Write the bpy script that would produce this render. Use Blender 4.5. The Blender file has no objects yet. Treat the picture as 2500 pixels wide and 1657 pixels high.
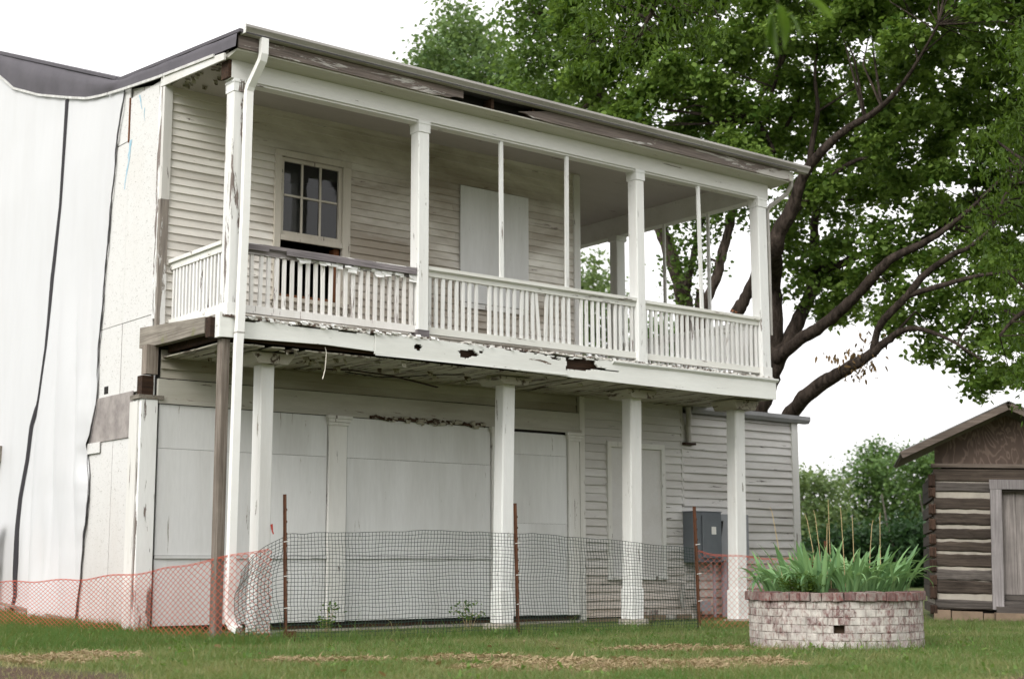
import bpy, math, random
import numpy as np
from mathutils import Vector, Matrix

random.seed(11)
RNG = np.random.default_rng(11)
SC = bpy.context.scene
COL = SC.collection
R = math.radians

# ------------------------------------------------------------------ camera
cam_d = bpy.data.cameras.new('camera')
cam = bpy.data.objects.new('camera', cam_d)
COL.objects.link(cam)
SC.camera = cam
cam_d.sensor_width = 36.0
cam_d.lens = 51.16
cam_d.clip_start = 0.1
cam_d.clip_end = 3000
YAW, PIT, ROL = 0.6708, 0.1547, -0.0023
fw = Vector((math.sin(YAW) * math.cos(PIT), math.cos(YAW) * math.cos(PIT), math.sin(PIT)))
rt = Vector((math.cos(YAW), -math.sin(YAW), 0))
up = rt.cross(fw)
r2 = rt * math.cos(ROL) + up * math.sin(ROL)
u2 = up * math.cos(ROL) - rt * math.sin(ROL)
M = Matrix((r2, u2, -fw)).transposed().to_4x4()
M.translation = Vector((-7.614, -14.984, 0.9))
cam.matrix_world = M
cam_d.dof.use_dof = True
cam_d.dof.focus_distance = 17.6
cam_d.dof.aperture_fstop = 1.7

# ------------------------------------------------------------------ light: overcast day
world = bpy.data.worlds.new('World')
SC.world = world
world.use_nodes = True
wn = world.node_tree
wn.nodes.clear()
SUN_EL, SUN_AZ = 38.0, -110.0           # azimuth of the sun, from +Y towards +X
sky = wn.nodes.new('ShaderNodeTexSky')
sky.sky_type = 'NISHITA'
sky.sun_disc = False
sky.sun_elevation = R(SUN_EL)
sky.sun_rotation = R(SUN_AZ)
sky.air_density = 1.6
sky.dust_density = 6.0
sky.ozone_density = 1.0
hsv = wn.nodes.new('ShaderNodeHueSaturation')     # an overcast sky has hardly any colour
hsv.inputs['Saturation'].default_value = 0.10
hsv.inputs['Value'].default_value = 1.0
bg = wn.nodes.new('ShaderNodeBackground')
bg.inputs['Strength'].default_value = 0.15
wo = wn.nodes.new('ShaderNodeOutputWorld')
wn.links.new(sky.outputs[0], hsv.inputs['Color'])
deck = wn.nodes.new('ShaderNodeMix')               # even cloud deck over the whole sky
deck.data_type = 'RGBA'
deck.inputs[0].default_value = 0.82
deck.inputs[7].default_value = (3.90, 3.85, 3.88, 1)
wn.links.new(hsv.outputs[0], deck.inputs[6])
wn.links.new(deck.outputs[2], bg.inputs['Color'])
wn.links.new(bg.outputs[0], wo.inputs['Surface'])

sun_d = bpy.data.lights.new('sun', 'SUN')
sun = bpy.data.objects.new('sun', sun_d)
COL.objects.link(sun)
sun_d.energy = 0.75
sun_d.angle = R(24)
sun_d.color = (1.0, 0.97, 0.92)
sd = Vector((math.sin(R(SUN_AZ)) * math.cos(R(SUN_EL)), math.cos(R(SUN_AZ)) * math.cos(R(SUN_EL)), math.sin(R(SUN_EL))))
sun.rotation_euler = sd.to_track_quat('Z', 'Y').to_euler()
sun.location = (-20, -20, 30)

vs = SC.view_settings
vs.view_transform = 'Standard'
vs.look = 'None'
vs.exposure = 1.4
vs.gamma = 1.0
vs.use_curve_mapping = False
SC.cycles.use_denoising = True
SC.cycles.max_bounces = 8
SC.cycles.diffuse_bounces = 5
SC.cycles.transparent_max_bounces = 12
SC.cycles.sample_clamp_indirect = 8

# ------------------------------------------------------------------ helpers
class MB:
    """collects verts and faces of ONE mesh"""
    def __init__(s):
        s.v = []; s.f = []
    def box(s, x0, x1, y0, y1, z0, z1):
        n = len(s.v)
        s.v += [(x0,y0,z0),(x1,y0,z0),(x1,y1,z0),(x0,y1,z0),(x0,y0,z1),(x1,y0,z1),(x1,y1,z1),(x0,y1,z1)]
        s.f += [tuple(n+i for i in q) for q in ((0,3,2,1),(4,5,6,7),(0,1,5,4),(1,2,6,5),(2,3,7,6),(3,0,4,7))]
        return s
    def bar(s, a, b, w, d, side=None):
        """square bar from a to b; w across (perpendicular), d the other way"""
        a = Vector(a); b = Vector(b); t = (b-a).normalized()
        side = Vector(side) if side is not None else (Vector((0,0,1)) if abs(t.z) < .9 else Vector((1,0,0)))
        u = side - t*side.dot(t); u.normalize(); v = t.cross(u)
        n = len(s.v)
        for p in (a, b):
            for su, sv in ((-1,-1),(1,-1),(1,1),(-1,1)):
                s.v.append(tuple(p + u*su*w/2 + v*sv*d/2))
        s.f += [tuple(n+i for i in q) for q in ((0,1,2,3),(7,6,5,4),(0,4,5,1),(1,5,6,2),(2,6,7,3),(3,7,4,0))]
        return s
    def post(s, x0, x1, y0, y1, z0, z1, c=.012, dx=0, dy=0, zs=()):
        """upright with chamfered corners; top shifted by dx, dy (lean)"""
        zz = [z0] + list(zs) + [z1]
        n = len(s.v)
        for z in zz:
            t = (z-z0)/(z1-z0); ox, oy = dx*t, dy*t
            for (x,y) in ((x0+c,y0),(x1-c,y0),(x1,y0+c),(x1,y1-c),(x1-c,y1),(x0+c,y1),(x0,y1-c),(x0,y0+c)):
                s.v.append((x+ox,y+oy,z))
        for k in range(len(zz)-1):
            for i in range(8):
                j=(i+1)%8
                s.f.append((n+8*k+i,n+8*k+j,n+8*k+8+j,n+8*k+8+i))
        s.f.append(tuple(n+i for i in range(7,-1,-1)))
        s.f.append(tuple(n+8*(len(zz)-1)+i for i in range(8)))
        return s
    def extrude_x(s, prof, x0, x1, dz=0):
        """closed profile [(y,z)...] swept along x"""
        n = len(s.v); k = len(prof)
        s.v += [(x0,y,z) for y,z in prof] + [(x1,y,z+dz) for y,z in prof]
        s.f += [(n+i, n+(i+1)%k, n+k+(i+1)%k, n+k+i) for i in range(k)]
        s.f += [tuple(n+i for i in range(k-1,-1,-1)), tuple(n+k+i for i in range(k))]
        return s
    def extrude_y(s, prof, y0, y1):
        n = len(s.v); k = len(prof)
        s.v += [(x,y0,z) for x,z in prof] + [(x,y1,z) for x,z in prof]
        s.f += [(n+i, n+k+i, n+k+(i+1)%k, n+(i+1)%k) for i in range(k)]
        s.f += [tuple(n+i for i in range(k)), tuple(n+k+i for i in range(k-1,-1,-1))]
        return s
    def tube(s, pts, rad, n=8, cap=True):
        pts = [Vector(p) for p in pts]
        if not hasattr(rad, '__len__'): rad = [rad]*len(pts)
        base = len(s.v)
        ref = None
        for i, p in enumerate(pts):
            t = (pts[min(i+1,len(pts)-1)] - pts[max(i-1,0)]).normalized()
            if ref is None:
                ref = Vector((0,0,1)) if abs(t.z) < .9 else Vector((1,0,0))
            u = (ref - t*ref.dot(t)).normalized(); v = t.cross(u); ref = u
            for k in range(n):
                a = 2*math.pi*k/n
                s.v.append(tuple(p + (u*math.cos(a)+v*math.sin(a))*rad[i]))
        for i in range(len(pts)-1):
            for k in range(n):
                a=base+i*n+k; b=base+i*n+(k+1)%n
                s.f.append((a,b,b+n,a+n))
        if cap:
            s.f.append(tuple(base+k for k in range(n-1,-1,-1)))
            s.f.append(tuple(base+(len(pts)-1)*n+k for k in range(n)))
        return s
    def quad(s, a, b, c, d):
        n=len(s.v); s.v += [tuple(a),tuple(b),tuple(c),tuple(d)]; s.f.append((n,n+1,n+2,n+3)); return s
    def build(s, name, mat, parent=None, smooth=False):
        me = bpy.data.meshes.new(name)
        me.from_pydata(s.v, [], s.f)
        me.validate()
        return link(name, me, mat, parent, smooth)

def link(name, me, mat, parent=None, smooth=False):
    if mat is not None and len(me.materials) == 0:
        for m in (mat if isinstance(mat, (list, tuple)) else [mat]): me.materials.append(m)
    if smooth:
        me.polygons.foreach_set('use_smooth', [True]*len(me.polygons))
    o = bpy.data.objects.new(name, me)
    COL.objects.link(o)
    if parent is not None:
        o.parent = parent
        if parent.type == 'EMPTY' and parent.get('world_coords'):
            o.location = -parent.location
    return o

def thing(name, label, cat, loc=(0,0,0), group=None, world_coords=True, rot=None):
    """an Empty at the thing's base; its parts are meshes in world coordinates unless told otherwise"""
    o = bpy.data.objects.new(name, None)
    COL.objects.link(o)
    o.location = loc
    if rot: o.rotation_euler = rot
    o['label'] = label; o['category'] = cat
    if group: o['group'] = group
    if world_coords: o['world_coords'] = 1
    o.empty_display_size = .2
    return o

def tag(o, label=None, cat=None, group=None, kind=None):
    if label: o['label'] = label
    if cat: o['category'] = cat
    if group: o['group'] = group
    if kind: o['kind'] = kind
    return o

# ------------------------------------------------------------------ materials
def new_mat(name):
    m = bpy.data.materials.new(name); m.use_nodes = True
    nt = m.node_tree; nt.nodes.clear()
    out = nt.nodes.new('ShaderNodeOutputMaterial')
    b = nt.nodes.new('ShaderNodeBsdfPrincipled')
    nt.links.new(b.outputs[0], out.inputs['Surface'])
    return m, nt, b, out

def nd(nt, typ, **kw):
    n = nt.nodes.new(typ)
    for k, v in kw.items(): setattr(n, k, v)
    return n

def ramp(nt, fac, p0, p1, c0=(0,0,0,1), c1=(1,1,1,1)):
    r = nd(nt, 'ShaderNodeValToRGB')
    r.color_ramp.elements[0].position = p0; r.color_ramp.elements[1].position = p1
    r.color_ramp.elements[0].color = c0; r.color_ramp.elements[1].color = c1
    nt.links.new(fac, r.inputs[0])
    return r.outputs[0]

def mix(nt, fac, a, b, mode='MIX'):
    m = nd(nt, 'ShaderNodeMix', data_type='RGBA', blend_type=mode)
    for s, v in ((m.inputs[0], fac), (m.inputs[6], a), (m.inputs[7], b)):
        if isinstance(v, (tuple, list)): s.default_value = tuple(v)[:3] + (1,)
        elif isinstance(v, (int, float)): s.default_value = v
        else: nt.links.new(v, s)
    return m.outputs[2]

def coords(nt, stretch=(1,1,1), seed=True):
    tc = nd(nt, 'ShaderNodeTexCoord')
    v = tc.outputs['Object']
    if seed:
        oi = nd(nt, 'ShaderNodeObjectInfo')
        mu = nd(nt, 'ShaderNodeVectorMath', operation='SCALE'); mu.inputs[3].default_value = 37.0
        cb = nd(nt, 'ShaderNodeCombineXYZ')
        for i in range(3): nt.links.new(oi.outputs['Random'], cb.inputs[i])
        nt.links.new(cb.outputs[0], mu.inputs[0])
        ad = nd(nt, 'ShaderNodeVectorMath', operation='ADD')
        nt.links.new(v, ad.inputs[0]); nt.links.new(mu.outputs[0], ad.inputs[1])
        v = ad.outputs[0]
    mp = nd(nt, 'ShaderNodeMapping'); mp.inputs['Scale'].default_value = stretch
    nt.links.new(v, mp.inputs[0])
    return mp.outputs[0]

def wpos(nt, stretch=(1,1,1)):
    gp = nd(nt, 'ShaderNodeNewGeometry'); mp = nd(nt, 'ShaderNodeMapping'); mp.inputs['Scale'].default_value = stretch
    nt.links.new(gp.outputs['Position'], mp.inputs[0])
    return mp.outputs[0]

def noise(nt, vec, scale, detail=5, rough=.6, dist=0):
    n = nd(nt, 'ShaderNodeTexNoise')
    n.inputs['Scale'].default_value = scale; n.inputs['Detail'].default_value = detail
    n.inputs['Roughness'].default_value = rough; n.inputs['Distortion'].default_value = dist
    nt.links.new(vec, n.inputs['Vector'])
    return n.outputs['Fac']

def bump(nt, b, h, strength=.3, dist=.01):
    bm = nd(nt, 'ShaderNodeBump'); bm.inputs['Strength'].default_value = strength; bm.inputs['Distance'].default_value = dist
    nt.links.new(h, bm.inputs['Height']); nt.links.new(bm.outputs[0], b.inputs['Normal'])

def paint(name, base, dirt=(.30,.24,.15), dirt_at=(.45,.8), dirt_amt=.6, peel=.0, wood=(.16,.13,.115), grain='x', rough=.65, var=.08, peel_scale=6, mud=False, stain_shade=0):
    """old oil paint on timber: dirt, flaking down to grey wood, a little unevenness"""
    m, nt, b, out = new_mat(name)
    st = {'x': (.15,1,1), 'z': (1,1,.13), 'y': (1,.15,1), 'n': (1,1,1)}[grain]
    v = coords(nt, st)
    d = ramp(nt, noise(nt, v, 1.7, 6, .65), dirt_at[0], dirt_at[1])
    dm = nd(nt, 'ShaderNodeMath', operation='MULTIPLY'); nt.links.new(d, dm.inputs[0]); dm.inputs[1].default_value = dirt_amt
    c = mix(nt, dm.outputs[0], base, dirt)
    if stain_shade:   # stains across boards; their fade to the left paints in side light
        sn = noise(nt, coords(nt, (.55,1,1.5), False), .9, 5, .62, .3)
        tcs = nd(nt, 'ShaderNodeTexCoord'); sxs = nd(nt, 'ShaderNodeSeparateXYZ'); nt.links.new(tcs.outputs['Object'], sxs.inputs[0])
        side_light_fade = nd(nt, 'ShaderNodeMapRange'); side_light_fade.inputs['From Min'].default_value = .4; side_light_fade.inputs['From Max'].default_value = 3.0
        side_light_fade.inputs['To Min'].default_value = .2*stain_shade; side_light_fade.inputs['To Max'].default_value = stain_shade
        nt.links.new(sxs.outputs[0], side_light_fade.inputs['Value'])
        sm = nd(nt, 'ShaderNodeMath', operation='MULTIPLY'); nt.links.new(ramp(nt, sn, .36, .62), sm.inputs[0]); nt.links.new(side_light_fade.outputs[0], sm.inputs[1])
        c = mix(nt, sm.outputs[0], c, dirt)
    fine = noise(nt, v, 30, 4, .7)
    c = mix(nt, ramp(nt, fine, .3, .8, (0,0,0,1), (.22,.22,.22,1)), c, [x*.55 for x in base])
    oi = nd(nt, 'ShaderNodeObjectInfo')
    mr = nd(nt, 'ShaderNodeMapRange'); mr.inputs['To Min'].default_value = 1-var; mr.inputs['To Max'].default_value = 1+var*.5
    nt.links.new(oi.outputs['Random'], mr.inputs['Value'])
    hs = nd(nt, 'ShaderNodeHueSaturation'); nt.links.new(mr.outputs[0], hs.inputs['Value']); nt.links.new(c, hs.inputs['Color'])
    c = hs.outputs[0]
    if mud:     # red clay splashed up from the ground by rain
        tc = nd(nt, 'ShaderNodeTexCoord'); sx = nd(nt, 'ShaderNodeSeparateXYZ'); nt.links.new(tc.outputs['Object'], sx.inputs[0])
        mm = nd(nt, 'ShaderNodeMapRange'); mm.inputs['From Min'].default_value = 1.25; mm.inputs['From Max'].default_value = .1
        nt.links.new(sx.outputs[2], mm.inputs['Value'])
        n2 = noise(nt, v, 2.2, 6, .7)
        mu = nd(nt, 'ShaderNodeMath', operation='MULTIPLY'); nt.links.new(mm.outputs[0], mu.inputs[0]); nt.links.new(n2, mu.inputs[1])
        c = mix(nt, mu.outputs[0], c, (.42,.30,.21))
    h = fine
    if peel > 0:
        pn = noise(nt, v, peel_scale*1.7, 9, .70, .5)
        t = .5 + (.5-peel)*.31
        pm = ramp(nt, pn, t, t+.025)
        wd = noise(nt, coords(nt, {'x': (.6,14,14), 'z': (14,14,.6), 'y': (14,.6,14), 'n': (5,5,5)}[grain]), 3, 5, .6)
        wc = mix(nt, ramp(nt, wd, .3, .7), [x*.55 for x in wood], [min(1,x*1.5) for x in wood])
        c = mix(nt, pm, c, wc)
        iv = nd(nt, 'ShaderNodeMath', operation='SUBTRACT'); iv.inputs[0].default_value = 1.0; nt.links.new(pm, iv.inputs[1])
        ad = nd(nt, 'ShaderNodeMath', operation='MULTIPLY_ADD'); nt.links.new(fine, ad.inputs[0]); ad.inputs[1].default_value = .3; nt.links.new(iv.outputs[0], ad.inputs[2])
        h = ad.outputs[0]
    bump(nt, b, h, .45, .006)
    nt.links.new(c, b.inputs['Base Color'])
    b.inputs['Roughness'].default_value = rough
    b.inputs['Specular IOR Level'].default_value = .3
    return m

def timber(name, dark, light, grain='x', rough=.8, scale=3, var=.25, moss=None):
    m, nt, b, out = new_mat(name)
    st = {'x': (.5,14,14), 'z': (14,14,.5), 'y': (14,.5,14)}[grain]
    v = coords(nt, st)
    g = noise(nt, v, scale, 7, .65, .3)
    c = mix(nt, ramp(nt, g, .3, .72), dark, light)
    big = noise(nt, coords(nt, (1,1,1)), 1.3, 4, .6)
    c = mix(nt, ramp(nt, big, .35, .75, (0,0,0,1), (.55,.55,.55,1)), c, [x*.5 for x in dark])
    oi = nd(nt, 'ShaderNodeObjectInfo')
    mr = nd(nt, 'ShaderNodeMapRange'); mr.inputs['To Min'].default_value = 1-var; mr.inputs['To Max'].default_value = 1+var
    nt.links.new(oi.outputs['Random'], mr.inputs['Value'])
    hs = nd(nt, 'ShaderNodeHueSaturation'); nt.links.new(mr.outputs[0], hs.inputs['Value']); nt.links.new(c, hs.inputs['Color'])
    c = hs.outputs[0]
    if moss: c = mix(nt, ramp(nt, noise(nt, coords(nt), 4, 5, .6), .58, .75), c, moss)
    nt.links.new(c, b.inputs['Base Color'])
    bump(nt, b, g, .6, .01)
    b.inputs['Roughness'].default_value = rough
    b.inputs['Specular IOR Level'].default_value = .2
    return m

def plain(name, col, rough=.7, metal=0, nscale=6, amt=.35, dark=None, bumpy=.15):
    m, nt, b, out = new_mat(name)
    v = coords(nt)
    n = noise(nt, v, nscale, 6, .65)
    c = mix(nt, ramp(nt, n, .35, .75, (0,0,0,1), (amt,amt,amt,1)), col, dark or [x*.45 for x in col])
    nt.links.new(c, b.inputs['Base Color'])
    b.inputs['Roughness'].default_value = rough; b.inputs['Metallic'].default_value = metal
    b.inputs['Specular IOR Level'].default_value = .3
    bump(nt, b, noise(nt, v, nscale*6, 3, .6), bumpy, .004)
    return m

def leafy(name, a, bcol, transl=.35, rough=.5):
    """leaf colour varies from leaf to leaf by the 'tint' attribute"""
    m, nt, b, out = new_mat(name)
    at = nd(nt, 'ShaderNodeAttribute'); at.attribute_name = 'tint'
    c = mix(nt, at.outputs['Fac'], a, bcol)
    nt.links.new(c, b.inputs['Base Color']); b.inputs['Roughness'].default_value = rough
    b.inputs['Specular IOR Level'].default_value = .18
    tr = nd(nt, 'ShaderNodeBsdfTranslucent')
    c2 = mix(nt, .5, c, (bcol[0]*1.3, bcol[1]*1.35, bcol[2]*.7))
    nt.links.new(c2, tr.inputs[0])
    mx = nd(nt, 'ShaderNodeMixShader'); mx.inputs[0].default_value = transl
    nt.links.new(b.outputs[0], mx.inputs[1]); nt.links.new(tr.outputs[0], mx.inputs[2])
    nt.links.new(mx.outputs[0], out.inputs['Surface'])
    return m

MT = {}
MT['white_post']  = paint('painted_post', (.78,.785,.77), dirt_amt=.25, peel=.09, grain='z', peel_scale=7)
MT['old_post']    = paint('peeling_post', (.78,.785,.77), dirt_amt=.25, peel=.36, grain='z', peel_scale=4)
MT['shop_post']   = paint('shop_post_paint', (.74,.745,.73), dirt_amt=.3, peel=.09, wood=(.22,.2,.17), grain='z', peel_scale=7)
MT['white_beam']  = paint('beam_paint', (.715,.71,.685), dirt=(.36,.34,.27), dirt_amt=.4, peel=.03, grain='x')
MT['fascia']      = paint('fascia_paint', (.78,.79,.76), dirt=(.4,.38,.3), dirt_amt=.25, peel=.12, grain='x', wood=(.10,.06,.04), peel_scale=4)
MT['rail']        = paint('rail_paint', (.76,.76,.72), dirt_amt=.3, peel=.12, grain='x')
MT['rail_bad']    = paint('rail_paint_bad', (.78,.77,.75), dirt_amt=.3, peel=.60, wood=(.2,.18,.18), grain='x', peel_scale=2.6)
MT['baluster']    = paint('baluster_paint', (.78,.78,.765), dirt_amt=.25, peel=.14, grain='z', wood=(.25,.22,.21))
MT['baluster_bad']= paint('baluster_paint_bad', (.80,.78,.76), dirt_amt=.3, peel=.24, grain='z', wood=(.3,.26,.25), peel_scale=5)
MT['clap']        = paint('clapboard_paint', (.77,.745,.69), dirt=(.185,.135,.08), dirt_at=(.40,.8), dirt_amt=.42, peel=.03, grain='x', var=.05, stain_shade=.75)
MT['clap_low']    = paint('clapboard_lower', (.46,.44,.38), dirt=(.15,.12,.07), dirt_at=(.36,.72), dirt_amt=.75, peel=.05, grain='x', var=.06, stain_shade=.5)
MT['clap_ext']    = paint('clapboard_side', (.66,.65,.635), dirt=(.28,.25,.21), dirt_at=(.40,.85), dirt_amt=.5, peel=.10, grain='x', var=.06, stain_shade=.35, mud=True, wood=(.13,.12,.11))
MT['win_trim_shaded']    = paint('window_trim_shaded', (.50,.465,.40), dirt=(.24,.2,.14), dirt_amt=.6, peel=.16, grain='z')  # trim paint made darker and dirtier, with porch shade put into its colour
MT['trim']        = paint('trim_paint', (.67,.665,.64), dirt_amt=.45, peel=.14, grain='z')
MT['panel']       = paint('panel_paint', (.67,.675,.67), dirt=(.40,.39,.36), dirt_at=(.42,.8), dirt_amt=.55, peel=.05, grain='z', var=.03, rough=.55, wood=(.3,.28,.25))
MT['panel_door']  = paint('door_board_paint', (.62,.61,.60), dirt=(.42,.38,.34), dirt_amt=.4, peel=.0, grain='n', var=.03)
MT['deck']        = paint('deck_paint', (.66,.64,.60), dirt_amt=.5, peel=.42, grain='y', wood=(.09,.06,.045), peel_scale=7)
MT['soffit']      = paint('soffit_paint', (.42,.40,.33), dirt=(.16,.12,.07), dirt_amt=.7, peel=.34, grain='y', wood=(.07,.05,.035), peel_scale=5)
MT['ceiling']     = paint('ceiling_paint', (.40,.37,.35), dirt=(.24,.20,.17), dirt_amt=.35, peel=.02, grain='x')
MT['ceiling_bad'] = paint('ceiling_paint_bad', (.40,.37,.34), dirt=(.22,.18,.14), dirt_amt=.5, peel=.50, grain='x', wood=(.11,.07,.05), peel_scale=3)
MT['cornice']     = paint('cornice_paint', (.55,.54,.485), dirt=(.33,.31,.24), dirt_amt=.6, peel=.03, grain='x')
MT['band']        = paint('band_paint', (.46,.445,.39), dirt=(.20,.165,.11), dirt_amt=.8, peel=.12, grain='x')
MT['eave_board']  = paint('bare_eave_board', (.50,.48,.45), dirt=(.3,.26,.22), dirt_amt=.5, peel=.72, grain='x', wood=(.15,.122,.107), peel_scale=3)
MT['grey_timber'] = timber('weathered_grey_timber', (.13,.11,.09), (.36,.33,.28), 'y', moss=(.16,.17,.05))
MT['grey_board']  = paint('weathered_corner_paint', (.66,.655,.64), dirt=(.3,.27,.22), dirt_amt=.4, peel=.74, grain='z', wood=(.20,.175,.15), peel_scale=3)
MT['grey_post']   = timber('weathered_grey_post', (.12,.095,.075), (.32,.28,.24), 'z')
MT['rotten']      = timber('rotten_wood', (.012,.008,.006), (.085,.045,.025), 'x')
MT['rail_bare']   = timber('bare_rail_wood', (.10,.09,.095), (.30,.27,.28), 'x')
MT['gutter']      = paint('gutter_enamel', (.46,.44,.42), dirt=(.17,.15,.14), dirt_at=(.35,.75), dirt_amt=.8, grain='x', var=.05, rough=.45)
MT['downspout']   = plain('downspout_enamel', (.82,.82,.80), rough=.4, nscale=3, amt=.25, dark=(.6,.57,.5), bumpy=.03)
MT['old_pipe']    = plain('old_grey_pipe', (.42,.40,.37), rough=.5, nscale=5, amt=.6)
MT['membrane']    = plain('roof_membrane_black', (.095,.088,.10), rough=.75, nscale=2.5, amt=.5, dark=(.05,.047,.055), bumpy=.5)
MT['batten']      = plain('white_batten', (.62,.62,.60), nscale=9, amt=.6, dark=(.2,.19,.17))
MT['osb']         = None
MT['ply']         = plain('weathered_plywood', (.34,.31,.29), nscale=5, amt=.8, dark=(.13,.11,.11))
MT['dark']        = plain('dark_void', (.02,.018,.016), rough=.9)
MT['room']        = plain('dark_room', (.035,.028,.022), rough=.9)
MT['jamb']        = timber('brown_jamb', (.10,.035,.015), (.26,.11,.05), 'z')
MT['roof_metal']  = plain('roof_edge_metal', (.26,.26,.265), rough=.5, nscale=3, amt=.5)
MT['steel_grey']  = plain('grey_enamel_box', (.135,.15,.165), rough=.5, nscale=4, amt=.3, bumpy=.02)
MT['steel_light'] = plain('light_grey_box', (.30,.31,.33), rough=.5, nscale=4, amt=.3, bumpy=.02)
MT['conduit']     = plain('galvanised_conduit', (.45,.46,.47), rough=.4, metal=.5, nscale=6, amt=.4)
MT['pvc']         = plain('purple_grey_conduit', (.34,.30,.33), rough=.5)
MT['label']       = plain('pale_label', (.75,.74,.70), amt=.1)
MT['black']       = plain('black_plastic', (.018,.018,.02), rough=.5)
MT['rust']        = plain('rusty_steel', (.11,.045,.022), rough=.9, nscale=14, amt=.7, dark=(.03,.018,.013))
MT['strap']       = plain('black_webbing', (.035,.033,.037), rough=.85, nscale=20, amt=.3)
MT['soil']        = plain('planter_soil', (.06,.04,.025), rough=1, nscale=12)
MT['mortar']      = plain('whitewashed_mortar', (.44,.40,.36), rough=.95, nscale=8, amt=.8, dark=(.20,.16,.14))
MT['stone']       = plain('foundation_stone', (.24,.175,.125), rough=.95, nscale=5, amt=.6)
MT['pale_stone']  = plain('pale_foundation_stone', (.42,.38,.33), rough=.95, nscale=5, amt=.7)
MT['chink']       = plain('lime_chinking', (.40,.365,.315), rough=.95, nscale=7, amt=.5)
MT['log']         = timber('old_log', (.020,.015,.012), (.115,.090,.072), 'x', var=.3)
MT['log_grey']    = timber('grey_log', (.045,.038,.034), (.18,.158,.143), 'x', var=.2)
MT['log_end']     = timber('log_end_grain', (.022,.014,.010), (.095,.055,.038), 'z')
MT['grey_frame']  = timber('grey_door_frame', (.17,.155,.155), (.40,.37,.37), 'z', var=.12)
MT['grey_door']   = timber('grey_door_planks', (.13,.115,.11), (.40,.36,.34), 'z', var=.15)
MT['barge']       = timber('barge_board', (.075,.058,.048), (.24,.195,.165), 'x', var=.1)
MT['cloth_cord']  = plain('frayed_cord', (.6,.57,.5))
MT['chalk']       = plain('blue_spray', (.17,.40,.53), nscale=16, amt=1.0, dark=(.55,.60,.62))
MT['net_green']   = plain('dark_green_net', (.022,.045,.035), rough=.6)
MT['net_orange']  = plain('faded_orange_net', (.60,.13,.075), rough=.6)
MT['twine']       = plain('straw_stalk', (.42,.32,.17), amt=.5)

# boards of oriented strand: pale paint with dark flecks
def osb():
    m, nt, b, out = new_mat('painted_strand_board')
    v = coords(nt, (1,1,1))
    w = nd(nt, 'ShaderNodeTexWave'); 
    n = noise(nt, coords(nt, (9,9,16)), 2.2, 6, .75, 1.5)
    n2 = noise(nt, v, .9, 5, .6)
    c = mix(nt, ramp(nt, n, .57, .66), (.62,.615,.60), (.20,.18,.155))
    c = mix(nt, ramp(nt, n2, .5, .85, (0,0,0,1), (.5,.5,.5,1)), c, (.55,.52,.47))
    tc = nd(nt, 'ShaderNodeTexCoord'); sx = nd(nt, 'ShaderNodeSeparateXYZ'); nt.links.new(tc.outputs['Object'], sx.inputs[0])
    mm = nd(nt, 'ShaderNodeMapRange'); mm.inputs['From Min'].default_value = 2.4; mm.inputs['From Max'].default_value = .2
    nt.links.new(sx.outputs[2], mm.inputs['Value'])
    n3 = noise(nt, coords(nt, (1,1.6,.4)), 2.4, 6, .7)
    mu = nd(nt, 'ShaderNodeMath', operation='MULTIPLY'); nt.links.new(mm.outputs[0], mu.inputs[0]); nt.links.new(n3, mu.inputs[1])
    c = mix(nt, mu.outputs[0], c, (.40,.37,.34))
    nt.links.new(c, b.inputs['Base Color']); b.inputs['Roughness'].default_value = .7
    bump(nt, b, n, .25, .004)
    return m
MT['osb'] = osb()

def fabric():
    m, nt, b, out = new_mat('white_tarp_fabric')
    n = noise(nt, coords(nt, (1,1,.25), False), 2.0, 5, .6)
    c = mix(nt, ramp(nt, n, .45, .85, (0,0,0,1), (.35,.35,.35,1)), (.57,.575,.585), (.46,.455,.45))
    tc = nd(nt, 'ShaderNodeTexCoord'); sx = nd(nt, 'ShaderNodeSeparateXYZ'); nt.links.new(tc.outputs['Object'], sx.inputs[0])
    mm = nd(nt, 'ShaderNodeMapRange'); mm.inputs['From Min'].default_value = 1.6; mm.inputs['From Max'].default_value = .1
    mm.inputs['To Max'].default_value = .7
    nt.links.new(sx.outputs[2], mm.inputs['Value'])
    mu = nd(nt, 'ShaderNodeMath', operation='MULTIPLY'); nt.links.new(mm.outputs[0], mu.inputs[0]); nt.links.new(noise(nt, coords(nt,(1,1,1),False), 1.5, 5, .6), mu.inputs[1])
    c = mix(nt, mu.outputs[0], c, (.52,.46,.42))
    nt.links.new(c, b.inputs['Base Color']); b.inputs['Roughness'].default_value = .6
    bump(nt, b, noise(nt, coords(nt, (1,1,1), False), 60, 2, .5), .08, .002)
    return m
MT['tarp'] = fabric()

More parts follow.
